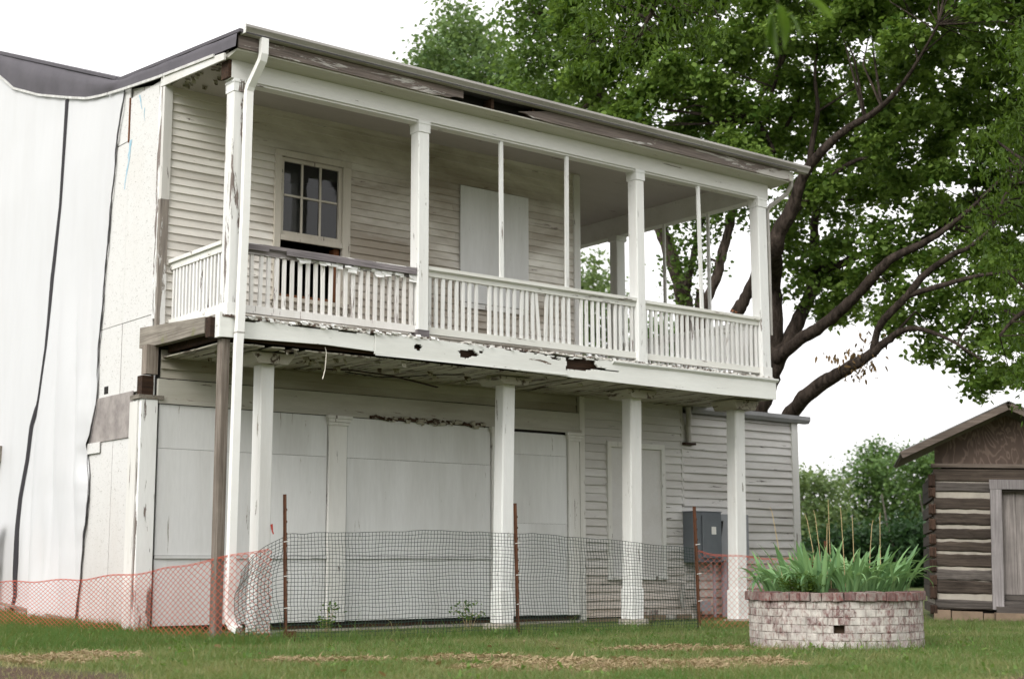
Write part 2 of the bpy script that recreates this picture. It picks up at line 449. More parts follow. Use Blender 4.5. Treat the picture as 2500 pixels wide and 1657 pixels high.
def glass():
    m, nt, b, out = new_mat('old_window_glass')
    nt.nodes.remove(b)
    tr = nd(nt, 'ShaderNodeBsdfTransparent'); tr.inputs[0].default_value = (.55,.60,.58,1)
    gl = nd(nt, 'ShaderNodeBsdfGlossy'); gl.inputs['Roughness'].default_value = .03; gl.inputs['Color'].default_value = (.9,.9,.9,1)
    df = nd(nt, 'ShaderNodeBsdfDiffuse'); df.inputs[0].default_value = (.22,.23,.22,1)     # dust
    fr = nd(nt, 'ShaderNodeFresnel'); fr.inputs['IOR'].default_value = 1.5
    m1 = nd(nt, 'ShaderNodeMixShader'); m2 = nd(nt, 'ShaderNodeMixShader')
    m1.inputs[0].default_value = .05
    nt.links.new(tr.outputs[0], m1.inputs[1]); nt.links.new(df.outputs[0], m1.inputs[2])
    nt.links.new(fr.outputs[0], m2.inputs[0]); nt.links.new(m1.outputs[0], m2.inputs[1]); nt.links.new(gl.outputs[0], m2.inputs[2])
    bm = nd(nt, 'ShaderNodeBump'); bm.inputs['Strength'].default_value = .08; bm.inputs['Distance'].default_value = .02
    nt.links.new(noise(nt, coords(nt), 3, 2, .5), bm.inputs['Height']); nt.links.new(bm.outputs[0], gl.inputs['Normal'])
    nt.links.new(m2.outputs[0], out.inputs['Surface'])
    return m
MT['glass'] = glass()

def brick_mat(name, wash, wcol):
    m, nt, b, out = new_mat(name)
    v = coords(nt, (1,1,.45)); vw = wpos(nt, (1,1,.55)); w1 = wpos(nt)
    oi = nd(nt, 'ShaderNodeObjectInfo')
    red = mix(nt, oi.outputs['Random'], (.20,.052,.045), (.19,.10,.092))
    red = mix(nt, ramp(nt, noise(nt, v, 30, 6, .7), .35, .75), red, (.09,.065,.065))
    n = noise(nt, vw, 26, 9, .74, .6)
    pat = noise(nt, w1, 3.2, 5, .65)          # whole stretches of wall are worn more than others
    ad = nd(nt, 'ShaderNodeMath', operation='MULTIPLY_ADD'); nt.links.new(oi.outputs['Random'], ad.inputs[0]); ad.inputs[1].default_value = .12; nt.links.new(n, ad.inputs[2])
    ad2 = nd(nt, 'ShaderNodeMath', operation='MULTIPLY_ADD'); nt.links.new(pat, ad2.inputs[0]); ad2.inputs[1].default_value = .45; nt.links.new(ad.outputs[0], ad2.inputs[2])
    msk = ramp(nt, ad2.outputs[0], wash, wash+.20)
    wc = mix(nt, ramp(nt, noise(nt, vw, 12, 7, .72), .32, .72), wcol, [x*.50 for x in wcol])
    wc = mix(nt, ramp(nt, oi.outputs['Random'], .45, 1.0, (0,0,0,1), (.55,.55,.55,1)), wc, (wcol[0]*.66, wcol[1]*.60, wcol[2]*.64))
    c = mix(nt, msk, wc, red)
    c = mix(nt, ramp(nt, noise(nt, wpos(nt,(3,3,.7)), 2.6, 6, .7), .48, .78, (0,0,0,1),(.65,.65,.65,1)), c, (.13,.11,.095))
    nt.links.new(c, b.inputs['Base Color']); b.inputs['Roughness'].default_value = .9
    b.inputs['Specular IOR Level'].default_value = .15
    bump(nt, b, n, .6, .006)
    return m
MT['brick'] = brick_mat('whitewashed_brick', .745, (.60,.565,.52))
MT['coping'] = brick_mat('coping_brick_red', .66, (.33,.285,.26))

def bark(name, a, bb):
    m, nt, b, out = new_mat(name)
    n = noise(nt, coords(nt, (5,5,1.1)), 2.2, 8, .7, .6)
    c = mix(nt, ramp(nt, n, .35, .65), a, bb)
    nt.links.new(c, b.inputs['Base Color']); b.inputs['Roughness'].default_value = .95; b.inputs['Specular IOR Level'].default_value = .1
    bump(nt, b, n, 1.0, .07)
    return m
MT['bark'] = bark('brown_bark', (.018,.014,.011), (.085,.066,.054))
MT['bark2'] = bark('grey_bark', (.045,.034,.028), (.19,.15,.125))
MT['bark_far'] = bark('pale_bark', (.055,.050,.042), (.16,.145,.12))
MT['cut'] = plain('sawn_limb_end', (.30,.12,.055), nscale=8)
MT['leaf_maple'] = leafy('maple_leaf', (.040,.092,.014), (.215,.315,.070), .40)
MT['leaf_ash'] = leafy('ash_leaf', (.045,.100,.020), (.19,.285,.075), .40)
MT['leaf_poplar'] = leafy('poplar_leaf', (.060,.115,.042), (.20,.285,.11), .38)
MT['leaf_walnut'] = leafy('walnut_leaf', (.022,.050,.006), (.090,.150,.018), .38)
MT['leaf_dry'] = leafy('dry_leaf', (.12,.075,.035), (.26,.17,.08), .3)
MT['leaf_far'] = leafy('far_leaf', (.040,.090,.028), (.140,.225,.070), .36)
MT['leaf_far_light'] = leafy('far_leaf_light', (.070,.120,.045), (.215,.285,.12), .36)
MT['leaf_far_dark'] = leafy('far_leaf_dark', (.012,.034,.013), (.045,.095,.034), .3)
MT['iris'] = leafy('iris_blade', (.075,.17,.075), (.23,.38,.17), .3, .45)
MT['grass'] = leafy('grass_blade', (.052,.138,.028), (.38,.33,.18), .38, .6)
MT['thatch'] = leafy('dead_grass', (.20,.145,.08), (.42,.33,.205), .2, .8)
MT['twig_leaf'] = leafy('broad_leaf', (.04,.10,.015), (.13,.21,.03), .5)

def ground_mat():
    m, nt, b, out = new_mat('lawn_soil')
    v = coords(nt, (1,1,1), False)
    n1 = noise(nt, v, .55, 6, .65); n2 = noise(nt, v, 9, 6, .7)
    c = mix(nt, ramp(nt, n2, .3, .7), (.045,.075,.026), (.14,.15,.065))
    c = mix(nt, ramp(nt, n1, .5, .68), c, mix(nt, n2, (.15,.10,.06), (.30,.24,.14)))
    at = nd(nt, 'ShaderNodeAttribute'); at.attribute_name = 'bare'
    c = mix(nt, at.outputs['Fac'], c, mix(nt, ramp(nt, noise(nt, v, 26, 6, .75), .35, .7), (.04,.028,.02), (.15,.105,.075)))
    at2 = nd(nt, 'ShaderNodeAttribute'); at2.attribute_name = 'lush'
    c = mix(nt, at2.outputs['Fac'], c, mix(nt, n2, (.018,.034,.012), (.05,.07,.025)))
    nt.links.new(c, b.inputs['Base Color']); b.inputs['Roughness'].default_value = 1; b.inputs['Specular IOR Level'].default_value = .05
    bump(nt, b, n2, .8, .03)
    return m
MT['ground'] = ground_mat()
LIMBS={'maple':[[(15.9,6.41,0.91,0.349),(15.65,6.04,3.75,0.279),(15.75,5.79,4.62,0.244),(15.81,5.62,5.22,0.209),(15.75,5.5,6.07,0.201),(15.66,5.41,6.86,0.192),(14.57,4.39,7.25,0.175),(14.48,4.13,7.61,0.157),(14.46,3.83,7.92,0.14),(14.38,3.56,8.28,0.122),(14.33,3.27,8.64,0.105),(14.23,2.79,8.88,0.092),(14.19,2.39,9.07,0.079),(14.18,1.98,9.22,0.07),(14.15,1.48,9.31,0.062),(13.95,0.82,9.49,0.045),(13.81,0.2,9.9,0.03),(13.63,-0.39,10.37,0.022)],[(15.75,5.79,4.62,0.227),(15.7,5.47,5.11,0.208),(16.03,5.37,5.61,0.175),(16.38,5.22,6.29,0.149),(16.73,5.21,6.86,0.133),(16.93,5.22,7.3,0.125),(17.07,5.39,7.85,0.108),(17.24,5.52,8.45,0.091),(17.49,5.57,9.16,0.073),(17.63,5.83,9.9,0.056),(17.88,5.82,10.91,0.037)],[(16.93,5.24,7.21,0.116),(16.77,4.72,7.24,0.105),(16.83,4.4,7.28,0.087),(16.91,4.05,7.41,0.074),(16.96,3.62,7.44,0.06),(16.98,2.96,7.39,0.051),(17.06,2.21,7.63,0.033),(17.17,1.4,8.0,0.024)],[(15.66,5.49,5.15,0.156),(15.56,4.74,5.48,0.132),(15.57,4.17,5.69,0.126),(15.52,3.5,5.98,0.115),(15.48,2.95,6.3,0.106),(15.38,2.45,6.59,0.096),(15.36,2.04,6.81,0.087),(15.4,1.47,6.95,0.07),(15.37,0.94,7.11,0.054),(15.46,0.27,7.51,0.038),(15.45,-0.45,7.97,0.022)],[(15.62,5.6,2.86,0.206),(15.55,5.23,3.69,0.188),(15.43,4.89,3.95,0.169),(15.34,4.37,4.28,0.154),(15.37,3.77,4.59,0.14),(15.4,3.18,4.81,0.122),(15.45,2.72,5.02,0.096),(15.49,2.39,5.22,0.08),(15.45,2.01,5.36,0.063),(15.47,1.61,5.35,0.047),(15.68,1.1,5.09,0.031),(15.85,0.53,4.65,0.019)],[(15.45,2.72,5.02,0.072),(15.4,2.55,5.4,0.072),(15.33,2.3,5.63,0.079),(15.32,2.02,5.82,0.079),(15.3,1.74,5.99,0.074),(15.29,1.29,6.35,0.066),(15.26,0.62,6.61,0.053),(15.2,0.26,6.67,0.038),(15.33,-0.31,7.06,0.022)],[(15.3,1.74,5.99,0.063),(15.34,1.44,6.04,0.058),(15.36,1.16,6.07,0.054),(15.39,0.61,6.13,0.046),(15.43,0.18,6.16,0.034),(15.64,-0.38,6.18,0.022)],[(15.44,5.15,7.76,0.113),(15.56,4.71,8.21,0.078),(15.72,4.24,8.61,0.068),(15.89,3.78,8.97,0.055),(16.04,3.37,9.16,0.042),(16.12,3.04,9.14,0.025)],[(15.27,3.99,9.04,0.068),(15.27,3.93,9.37,0.063),(15.46,3.9,10.06,0.055),(15.59,3.97,10.46,0.043),(15.64,4.05,11.2,0.034),(16.01,4.09,12.11,0.026)],[(15.27,6.11,6.25,0.149),(15.36,5.98,6.51,0.132),(15.41,5.74,6.88,0.123),(15.43,5.51,7.29,0.122),(15.5,5.24,7.74,0.113)],[(15.78,5.35,9.93,0.044),(15.98,5.11,10.37,0.044),(16.11,4.9,10.89,0.035),(16.13,4.79,11.33,0.027)],[(14.68,4.41,9.32,0.051),(14.74,4.66,9.76,0.043),(14.79,4.92,10.18,0.047),(15.25,4.97,10.74,0.044),(15.33,4.78,11.34,0.035),(15.34,4.65,11.94,0.026)]],'ash':[[(16.38,8.55,1.19,0.279),(15.96,8.16,4.86,0.232),(15.73,8.07,6.24,0.195),(15.6,8.02,6.97,0.186),(15.42,8.06,7.52,0.167),(15.22,8.1,8.07,0.158),(15.05,8.16,8.47,0.149),(14.87,8.37,9.41,0.131),(14.6,8.74,10.61,0.113),(14.13,9.22,12.01,0.095),(13.86,9.53,12.85,0.077),(13.62,9.87,13.37,0.067),(13.26,10.34,13.78,0.048),(13.12,10.49,14.16,0.039),(12.98,10.62,14.78,0.029)],[(15.96,8.16,4.86,0.186),(15.85,7.78,5.93,0.138),(15.72,7.47,6.67,0.119),(15.72,7.11,7.2,0.109),(15.7,6.87,7.78,0.109),(15.7,6.64,8.35,0.1),(15.64,6.49,8.69,0.09),(15.59,6.28,9.28,0.072),(15.43,6.21,10.25,0.063),(15.37,6.06,11.23,0.054),(15.24,6.04,11.86,0.036),(15.06,6.03,12.66,0.027)],[(15.62,8.04,6.79,0.13),(15.52,7.78,7.21,0.092),(15.48,7.6,7.64,0.074),(15.44,7.41,8.07,0.064),(15.49,7.05,9.05,0.046)],[(15.77,7.77,6.29,0.102),(15.69,7.63,6.64,0.101),(15.68,7.56,7.02,0.087)],[(15.46,6.18,10.25,0.045),(15.58,5.73,10.81,0.054),(15.66,5.31,11.28,0.049),(15.68,4.96,11.65,0.044),(15.7,4.73,12.05,0.026)],[(14.13,9.22,12.01,0.076),(13.82,9.11,12.51,0.047),(13.84,8.7,13.18,0.038),(13.76,8.46,14.07,0.028)]],'walnut':[[(10.23,-6.36,0.02,0.443),(9.93,-6.66,2.74,0.394),(9.58,-6.87,5.18,0.345),(8.74,-6.93,7.53,0.292),(7.37,-6.52,8.98,0.215),(5.96,-5.84,9.26,0.15),(4.65,-5.12,8.93,0.111),(3.68,-4.44,8.02,0.073),(3.21,-4.18,7.31,0.041),(3.08,-3.99,6.91,0.023),(2.99,-3.87,6.65,0.014)],[(9.58,-6.87,5.18,0.197),(9.38,-6.21,5.9,0.132),(9.31,-5.46,6.33,0.084),(9.15,-4.79,6.18,0.043),(8.95,-4.53,5.71,0.027),(8.82,-4.34,5.23,0.016)],[(9.6,-6.69,4.2,0.177),(9.44,-5.96,4.4,0.111),(9.38,-5.11,4.31,0.063),(9.26,-4.48,4.17,0.032),(9.04,-4.24,3.86,0.016)]]}
MAPLE_CLUMPS=[(11.75,7.99,16.01,0.39,640),(11.03,7.44,15.21,0.58,640),(13.62,10.34,16.59,0.63,640),(12.94,9.39,15.37,0.41,640),(11.27,7.61,13.79,0.51,640),(13.57,10.12,14.7,0.41,640),(11.74,7.25,15.91,0.45,640),(12.97,8.55,16.24,0.6,640),(11.83,7.12,14.64,0.52,640),(12.73,8.25,14.9,0.6,640),(12.48,8.35,14.31,0.52,640),(14.28,9.97,14.49,0.46,640),(11.74,7.16,12.74,0.54,640),(12.3,7.8,12.55,0.48,640),(11.85,7.28,11.17,0.36,640),(12.57,7.32,16.01,0.53,640),(13.9,9.06,16.5,0.52,640),(13.0,7.78,15.31,0.4,640),(13.81,9.19,15.48,0.41,640),(13.71,8.71,14.72,0.52,640),(12.41,7.27,13.34,0.49,640),(13.88,8.83,13.79,0.61,640),(11.88,6.88,12.04,0.37,640),(13.74,9.01,12.35,0.45,640),(13.18,8.52,11.84,0.51,640),(14.53,9.75,11.84,0.45,640),(12.95,7.81,10.49,0.4,640),(14.22,8.48,16.9,0.5,640),(12.54,6.69,15.4,0.42,640),(11.81,6.12,14.35,0.39,640),(14.69,8.62,15.72,0.43,640),(12.12,6.25,13.31,0.55,640),(12.73,6.72,13.34,0.56,640),(12.64,6.47,12.79,0.45,640),(13.09,7.1,12.27,0.46,640),(13.06,7.32,11.8,0.47,640),(13.5,8.02,11.69,0.51,640),(12.99,7.11,10.71,0.44,640),(12.75,6.68,10.06,0.53,640),(12.25,5.3,15.44,0.55,640),(12.77,5.86,15.3,0.42,640),(13.18,6.44,15.01,0.49,640),(15.05,8.39,15.66,0.54,640),(13.54,7.18,14.0,0.52,640),(12.38,5.86,12.95,0.48,640),(13.92,7.53,13.36,0.44,640),(14.75,8.06,12.81,0.47,640),(14.45,7.83,12.3,0.51,640),(13.07,6.46,11.01,0.57,640),(13.34,6.9,10.87,0.49,640),(12.86,6.58,10.15,0.53,640),(14.21,6.68,16.39,0.51,640),(13.46,5.7,15.37,0.44,640),(14.78,7.35,15.84,0.4,640),(13.94,6.23,14.66,0.47,640),(13.08,5.84,13.46,0.4,640),(15.04,7.6,14.28,0.58,640),(13.91,6.57,12.82,0.4,640),(15.35,8.29,13.17,0.53,640),(12.71,5.3,11.06,0.4,640),(14.88,7.55,11.96,0.47,640),(15.68,8.45,11.76,0.44,640),(14.52,6.97,10.35,0.49,640),(14.94,7.9,10.19,0.49,640),(13.99,5.71,15.82,0.56,640),(15.4,7.2,16.25,0.49,640),(13.12,4.73,14.41,0.44,640),(14.7,6.52,14.91,0.51,640),(13.95,5.92,13.73,0.47,640),(13.59,5.64,12.95,0.56,640),(14.32,6.27,13.09,0.51,640),(15.67,7.53,13.01,0.5,640),(15.38,7.23,12.4,0.49,640),(13.95,6.09,11.27,0.39,640),(14.37,6.01,10.89,0.47,640),(14.47,6.25,10.5,0.46,640),(14.35,6.58,10.03,0.44,640),(15.41,6.13,16.48,0.51,640),(13.67,4.46,14.68,0.53,640),(15.24,6.48,15.67,0.45,640),(12.91,4.12,13.63,0.46,640),(14.49,5.45,13.97,0.5,640),(14.31,5.27,13.3,0.47,640),(15.21,6.46,13.34,0.49,640),(13.18,4.32,11.45,0.46,640),(15.28,6.04,12.22,0.49,640),(13.33,4.76,10.7,0.42,640),(13.84,5.22,10.43,0.56,640),(15.71,6.89,10.53,0.58,640),(13.76,4.78,9.44,0.5,640),(14.7,5.0,15.72,0.43,640),(14.98,5.15,15.43,0.54,640),(13.91,4.32,14.33,0.37,640),(15.35,5.82,14.91,0.51,640),(15.11,5.16,14.02,0.56,640),(13.36,3.78,12.59,0.49,640),(13.5,3.72,12.1,0.51,640),(14.09,4.37,11.79,0.54,640),(15.17,5.61,11.97,0.48,640),(16.56,6.7,12.1,0.55,640),(14.01,4.41,10.23,0.47,640),(15.27,5.92,10.57,0.57,640),(14.51,4.99,9.55,0.46,640),(13.62,4.19,8.82,0.5,640),(13.86,3.74,15.13,0.44,640),(15.57,5.02,15.48,0.38,640),(14.54,3.98,14.25,0.49,640),(15.85,5.48,14.6,0.52,640),(14.59,4.03,13.16,0.49,580),(14.35,4.24,12.66,0.47,640),(15.62,5.29,13.0,0.49,640),(13.69,3.29,11.32,0.47,580),(16.22,5.42,12.21,0.4,580),(17.96,7.13,12.43,0.54,640),(15.57,5.17,10.63,0.58,640),(15.23,5.09,9.97,0.39,640),(18.1,7.43,10.66,0.47,640),(16.08,5.47,8.1,0.5,500),(14.12,3.21,14.91,0.46,580),(16.43,4.96,15.68,0.41,580),(13.6,2.88,13.58,0.44,580),(15.84,4.63,14.57,0.43,580),(14.8,3.59,13.37,0.45,580),(16.1,4.99,13.55,0.41,580),(15.74,4.49,12.78,0.49,580),(16.63,5.49,12.9,0.4,580),(15.73,4.59,11.76,0.47,580),(15.92,4.75,11.11,0.57,580),(17.11,5.5,11.07,0.39,580),(17.57,6.29,10.92,0.52,580),(15.91,4.7,9.68,0.56,580),(17.7,6.11,9.55,0.46,580),(15.76,4.47,8.42,0.56,500),(17.96,6.76,8.95,0.46,500),(17.2,6.14,7.89,0.52,500),(16.67,5.36,7.16,0.59,500),(13.57,1.82,14.22,0.52,580),(13.59,1.99,13.92,0.52,580),(14.87,2.89,13.85,0.39,580),(15.3,3.38,13.95,0.47,580),(14.08,2.2,12.47,0.44,580),(15.13,3.21,12.49,0.35,580),(15.36,3.56,12.2,0.55,580),(14.26,2.41,11.43,0.53,580),(15.94,3.86,11.64,0.37,580),(15.94,4.25,11.0,0.56,580),(16.81,4.66,10.72,0.41,580),(17.32,5.11,10.53,0.55,580),(15.61,3.67,8.78,0.46,580),(16.01,4.5,8.74,0.42,580),(16.41,4.55,7.55,0.42,500),(17.84,5.91,7.37,0.44,500),(16.42,4.86,6.66,0.53,425),(18.44,6.2,6.59,0.44,425),(14.58,1.91,14.74,0.52,580),(14.88,2.54,14.55,0.49,580),(14.33,2.1,13.45,0.46,580),(15.55,2.86,13.88,0.53,580),(16.38,3.72,13.89,0.39,580),(16.09,3.57,13.24,0.38,580),(13.77,1.46,11.33,0.37,580),(14.09,2.13,11.25,0.35,580),(18.07,4.89,11.74,0.4,580),(17.54,4.96,10.99,0.44,580),(18.22,5.0,10.52,0.56,580),(18.11,4.96,10.12,0.58,580),(16.74,4.24,9.32,0.55,580),(18.34,5.42,9.3,0.55,580),(18.31,5.6,8.77,0.51,500),(17.16,4.65,7.87,0.42,500),(17.41,4.98,7.17,0.43,500),(16.97,4.48,6.49,0.39,425),(18.69,5.87,6.7,0.41,425),(13.72,0.73,13.93,0.51,580),(15.33,1.98,14.41,0.42,580),(16.65,3.21,14.52,0.48,580),(14.53,1.57,13.0,0.42,580),(15.57,2.58,13.33,0.35,580),(13.63,0.71,11.45,0.41,580),(14.25,1.56,11.29,0.41,580),(14.32,1.57,11.14,0.5,580),(17.88,4.07,11.87,0.59,580),(16.87,3.72,11.28,0.56,580),(16.08,2.9,10.35,0.43,580),(15.78,2.52,9.67,0.39,580),(15.41,2.18,9.11,0.35,580),(18.42,4.8,9.53,0.46,580),(18.06,4.49,8.96,0.47,580),(16.56,3.25,7.77,0.37,500),(16.41,3.2,7.27,0.49,500),(16.61,3.62,6.86,0.48,500),(18.0,4.35,6.31,0.4,425),(15.14,1.5,14.51,0.37,580),(16.56,2.29,14.8,0.37,580),(15.56,1.67,14.0,0.5,580),(16.61,2.59,13.75,0.45,580),(14.37,0.82,12.21,0.48,580),(14.9,1.44,12.09,0.45,580),(15.32,1.58,11.87,0.46,580),(13.85,0.56,10.41,0.47,580),(16.45,2.29,11.01,0.47,580),(17.77,3.4,11.25,0.54,580),(17.52,3.58,10.56,0.58,580),(16.64,2.61,9.91,0.39,580),(16.72,2.97,9.29,0.43,580),(16.34,2.48,8.68,0.47,580),(17.31,3.26,8.72,0.46,580),(16.7,2.92,7.37,0.5,500),(17.6,3.82,7.22,0.39,500),(15.95,2.45,6.26,0.37,425),(16.89,3.19,6.0,0.5,425),(15.9,1.49,15.0,0.54,580),(14.11,-0.05,13.25,0.36,580),(15.27,0.69,13.39,0.35,580),(14.25,0.15,12.59,0.49,580),(14.47,0.32,12.05,0.37,580),(15.25,0.75,11.92,0.4,580),(16.13,1.51,11.91,0.47,580),(15.61,1.43,11.09,0.51,580),(16.01,1.32,10.89,0.38,580),(17.67,2.8,11.05,0.57,580),(17.79,3.15,10.47,0.47,580),(15.51,1.3,9.44,0.44,580),(18.45,3.3,9.84,0.42,580),(17.59,2.89,9.16,0.52,580),(18.57,3.28,8.74,0.38,500),(16.6,2.15,7.8,0.37,500),(16.88,2.2,6.93,0.43,500),(16.72,2.24,5.7,0.53,425),(16.84,2.54,5.19,0.39,425),(16.09,0.83,14.48,0.37,580),(13.87,-0.48,13.02,0.32,580),(13.88,-0.48,12.62,0.44,580),(14.74,-0.04,12.43,0.49,580),(14.9,0.16,12.05,0.47,580),(13.88,-0.33,11.21,0.41,580),(15.87,0.61,11.48,0.48,580),(15.16,0.27,10.71,0.46,580),(17.26,1.83,11.32,0.5,580),(16.83,1.52,10.05,0.35,580),(17.79,2.3,10.06,0.38,580),(17.84,2.49,9.69,0.43,580),(15.97,1.24,8.49,0.34,580),(17.76,2.46,8.24,0.55,500),(18.06,2.38,7.92,0.54,500),(18.44,2.87,7.3,0.55,400),(16.71,1.89,6.34,0.37,400),(17.4,2.47,6.05,0.53,425),(16.69,0.83,14.8,0.37,580),(13.9,-1.17,12.82,0.32,580),(16.06,0.07,13.42,0.5,580),(14.56,-0.79,12.1,0.46,580),(16.17,0.62,12.51,0.46,580),(14.78,-0.67,11.45,0.4,580),(14.02,-1.03,10.48,0.33,580),(14.84,-0.47,10.1,0.45,580),(17.64,1.7,10.83,0.46,580),(18.35,2.01,10.68,0.41,580),(17.38,1.35,9.76,0.4,580),(16.04,0.49,8.77,0.39,580),(17.14,1.07,8.57,0.36,580),(17.06,1.11,8.01,0.51,500),(18.94,2.5,8.2,0.48,500),(16.54,0.9,7.04,0.43,400),(17.66,1.59,6.97,0.38,400),(18.26,2.42,6.48,0.48,400),(16.85,1.34,5.66,0.38,400),(18.88,2.47,5.55,0.44,400),(18.37,2.51,5.14,0.41,400),(18.39,2.17,4.65,0.55,400),(13.88,-1.6,13.16,0.41,580),(13.67,-1.6,12.65,0.4,580),(14.67,-0.93,12.61,0.49,580),(15.71,-0.48,12.47,0.39,580),(15.06,-0.67,11.72,0.37,580),(13.83,-1.66,10.93,0.4,580),(15.73,-0.54,11.14,0.47,580),(16.47,0.19,10.66,0.45,580),(17.17,0.83,10.55,0.44,580),(16.97,0.57,9.78,0.36,580),(16.54,0.12,9.15,0.44,580),(16.64,0.34,8.97,0.5,580),(17.75,0.98,8.47,0.39,580),(16.67,0.39,7.74,0.33,500),(18.64,1.52,8.1,0.43,500),(18.8,2.04,7.57,0.42,400),(16.19,0.26,6.39,0.45,400),(16.49,0.54,6.18,0.37,400),(17.04,0.99,5.62,0.47,400),(16.16,0.34,4.99,0.47,400),(18.26,1.59,4.76,0.39,400),(16.8,0.87,4.41,0.38,400),(14.67,-1.46,13.11,0.34,580),(15.88,-0.82,13.53,0.39,580),(15.7,-0.83,12.78,0.46,580),(15.7,-1.0,12.51,0.33,580),(16.96,-0.02,12.65,0.53,580),(17.28,-0.03,12.04,0.53,580),(15.51,-1.0,11.04,0.35,580),(15.24,-1.28,10.22,0.4,580),(14.89,-1.15,10.06,0.44,580),(17.15,-0.03,10.28,0.48,580),(17.23,0.24,9.7,0.4,580),(18.76,1.09,9.7,0.51,580),(15.91,-0.48,8.65,0.49,580),(17.47,0.41,8.52,0.47,580),(18.16,0.83,8.0,0.43,500),(18.73,1.23,7.84,0.38,500),(17.11,0.43,6.91,0.36,400),(17.94,1.01,6.85,0.43,400),(16.14,-0.37,5.77,0.32,400),(18.29,1.31,5.82,0.36,400),(18.92,1.44,5.49,0.5,400),(16.12,-0.24,4.35,0.41,400),(16.33,-1.27,13.7,0.44,580),(14.7,-2.07,12.46,0.44,580),(15.46,-1.8,12.38,0.35,580),(14.3,-2.41,11.35,0.4,580),(16.48,-1.14,11.94,0.46,580),(15.75,-1.31,11.31,0.38,580),(15.85,-1.28,11.0,0.42,580),(14.18,-2.14,9.79,0.36,580),(14.11,-2.15,9.34,0.35,580),(15.89,-1.02,9.64,0.37,580),(18.47,0.42,10.28,0.44,580),(15.94,-1.16,8.87,0.36,580),(17.93,0.04,9.12,0.42,580),(18.61,0.36,8.7,0.51,580),(15.88,-1.26,7.55,0.39,580),(17.56,-0.12,7.32,0.36,500),(18.01,0.25,6.53,0.4,400),(18.28,0.45,6.29,0.42,400),(16.65,-0.48,5.33,0.37,400),(16.52,-0.32,5.14,0.41,400),(17.19,-0.05,4.63,0.45,400),(13.64,-3.07,12.5,0.32,580),(16.63,-1.63,13.51,0.5,580),(16.12,-1.96,12.56,0.45,580),(13.92,-2.88,11.16,0.42,580),(14.77,-2.5,11.26,0.37,580),(17.28,-1.11,11.88,0.47,580),(17.11,-1.06,11.28,0.34,580),(14.57,-2.51,9.71,0.29,580),(16.06,-1.77,10.05,0.42,580),(18.91,-0.1,10.62,0.43,580),(15.85,-1.5,9.08,0.36,580),(19.0,0.24,9.56,0.52,580),(17.42,-0.9,8.59,0.42,580),(18.89,-0.05,8.47,0.36,580),(16.35,-1.25,7.48,0.37,500),(17.53,-0.69,7.23,0.37,500),(16.99,-0.82,6.59,0.45,400),(18.93,0.29,6.86,0.49,400),(17.98,-0.22,6.23,0.37,400),(17.76,-0.12,5.74,0.39,400),(17.82,-0.37,5.08,0.43,400)]
DRY_CLUMPS=[(15.47,3.09,4.99,0.24,60),(15.45,3.29,4.72,0.2,45),(15.15,3.5,4.84,0.13,12),(15.51,2.98,4.73,0.18,35),(15.55,2.83,5.37,0.21,30)]
ASH_CLUMPS=[(12.43,9.92,15.87,0.35,230),(11.86,9.47,14.99,0.47,230),(12.25,9.86,14.73,0.43,230),(12.38,9.7,14.26,0.49,230),(12.11,9.36,13.6,0.32,230),(12.69,10.33,12.6,0.32,230),(13.02,10.81,12.22,0.37,230),(12.33,10.03,11.59,0.33,230),(12.67,9.84,15.99,0.46,230),(12.22,9.33,14.9,0.35,230),(12.56,9.24,14.76,0.48,230),(12.44,9.54,14.35,0.4,230),(12.95,9.99,14.14,0.37,230),(13.66,10.83,13.94,0.35,230),(13.75,11.06,13.55,0.35,230),(13.09,10.05,12.67,0.33,230),(13.03,10.14,12.27,0.37,230),(14.07,11.1,12.06,0.39,230),(12.49,9.39,10.9,0.34,230),(12.2,8.58,15.28,0.33,230),(13.94,10.26,15.8,0.47,230),(12.6,8.7,14.44,0.43,230),(14.06,10.77,14.99,0.49,230),(13.51,9.66,14.14,0.41,230),(12.67,8.86,12.95,0.38,230),(12.9,9.21,12.81,0.4,230),(12.79,8.84,12.34,0.4,230),(14.12,10.59,12.36,0.42,230),(14.41,10.85,12.29,0.51,230),(12.99,9.44,10.93,0.33,230),(13.21,8.79,15.53,0.48,230),(13.97,9.95,15.87,0.5,230),(13.2,8.63,14.51,0.38,230),(13.74,9.43,14.5,0.45,230),(12.71,8.44,13.56,0.32,230),(13.21,8.75,13.25,0.33,230),(14.57,10.42,13.38,0.47,230),(13.16,8.65,12.34,0.38,230),(14.82,10.44,12.71,0.46,230),(13.71,9.3,11.72,0.35,230),(14.69,10.6,11.84,0.38,230),(14.57,10.62,11.35,0.37,230),(15.23,7.67,7.62,0.35,260),(15.3,7.4,8.05,0.27,160),(15.17,7.82,7.08,0.22,90),(15.5,7.87,6.84,0.2,90),(15.5,7.49,7.44,0.2,70),(15.52,7.05,8.3,0.24,70),(15.66,6.37,8.56,0.36,200),(15.38,6.59,8.56,0.31,140),(15.78,5.99,8.69,0.32,160),(15.66,7.08,7.58,0.15,25),(15.32,7.29,8.5,0.37,220),(15.11,7.85,8.53,0.28,150),(15.26,8.15,7.71,0.13,18),(12.62,10.46,13.12,0.23,90),(12.65,10.34,13.59,0.34,180),(13.11,10.49,12.94,0.29,130),(13.35,10.32,12.85,0.33,170),(12.91,10.54,13.51,0.27,110),(12.99,10.11,13.4,0.34,180),(13.36,9.96,12.65,0.38,200)]
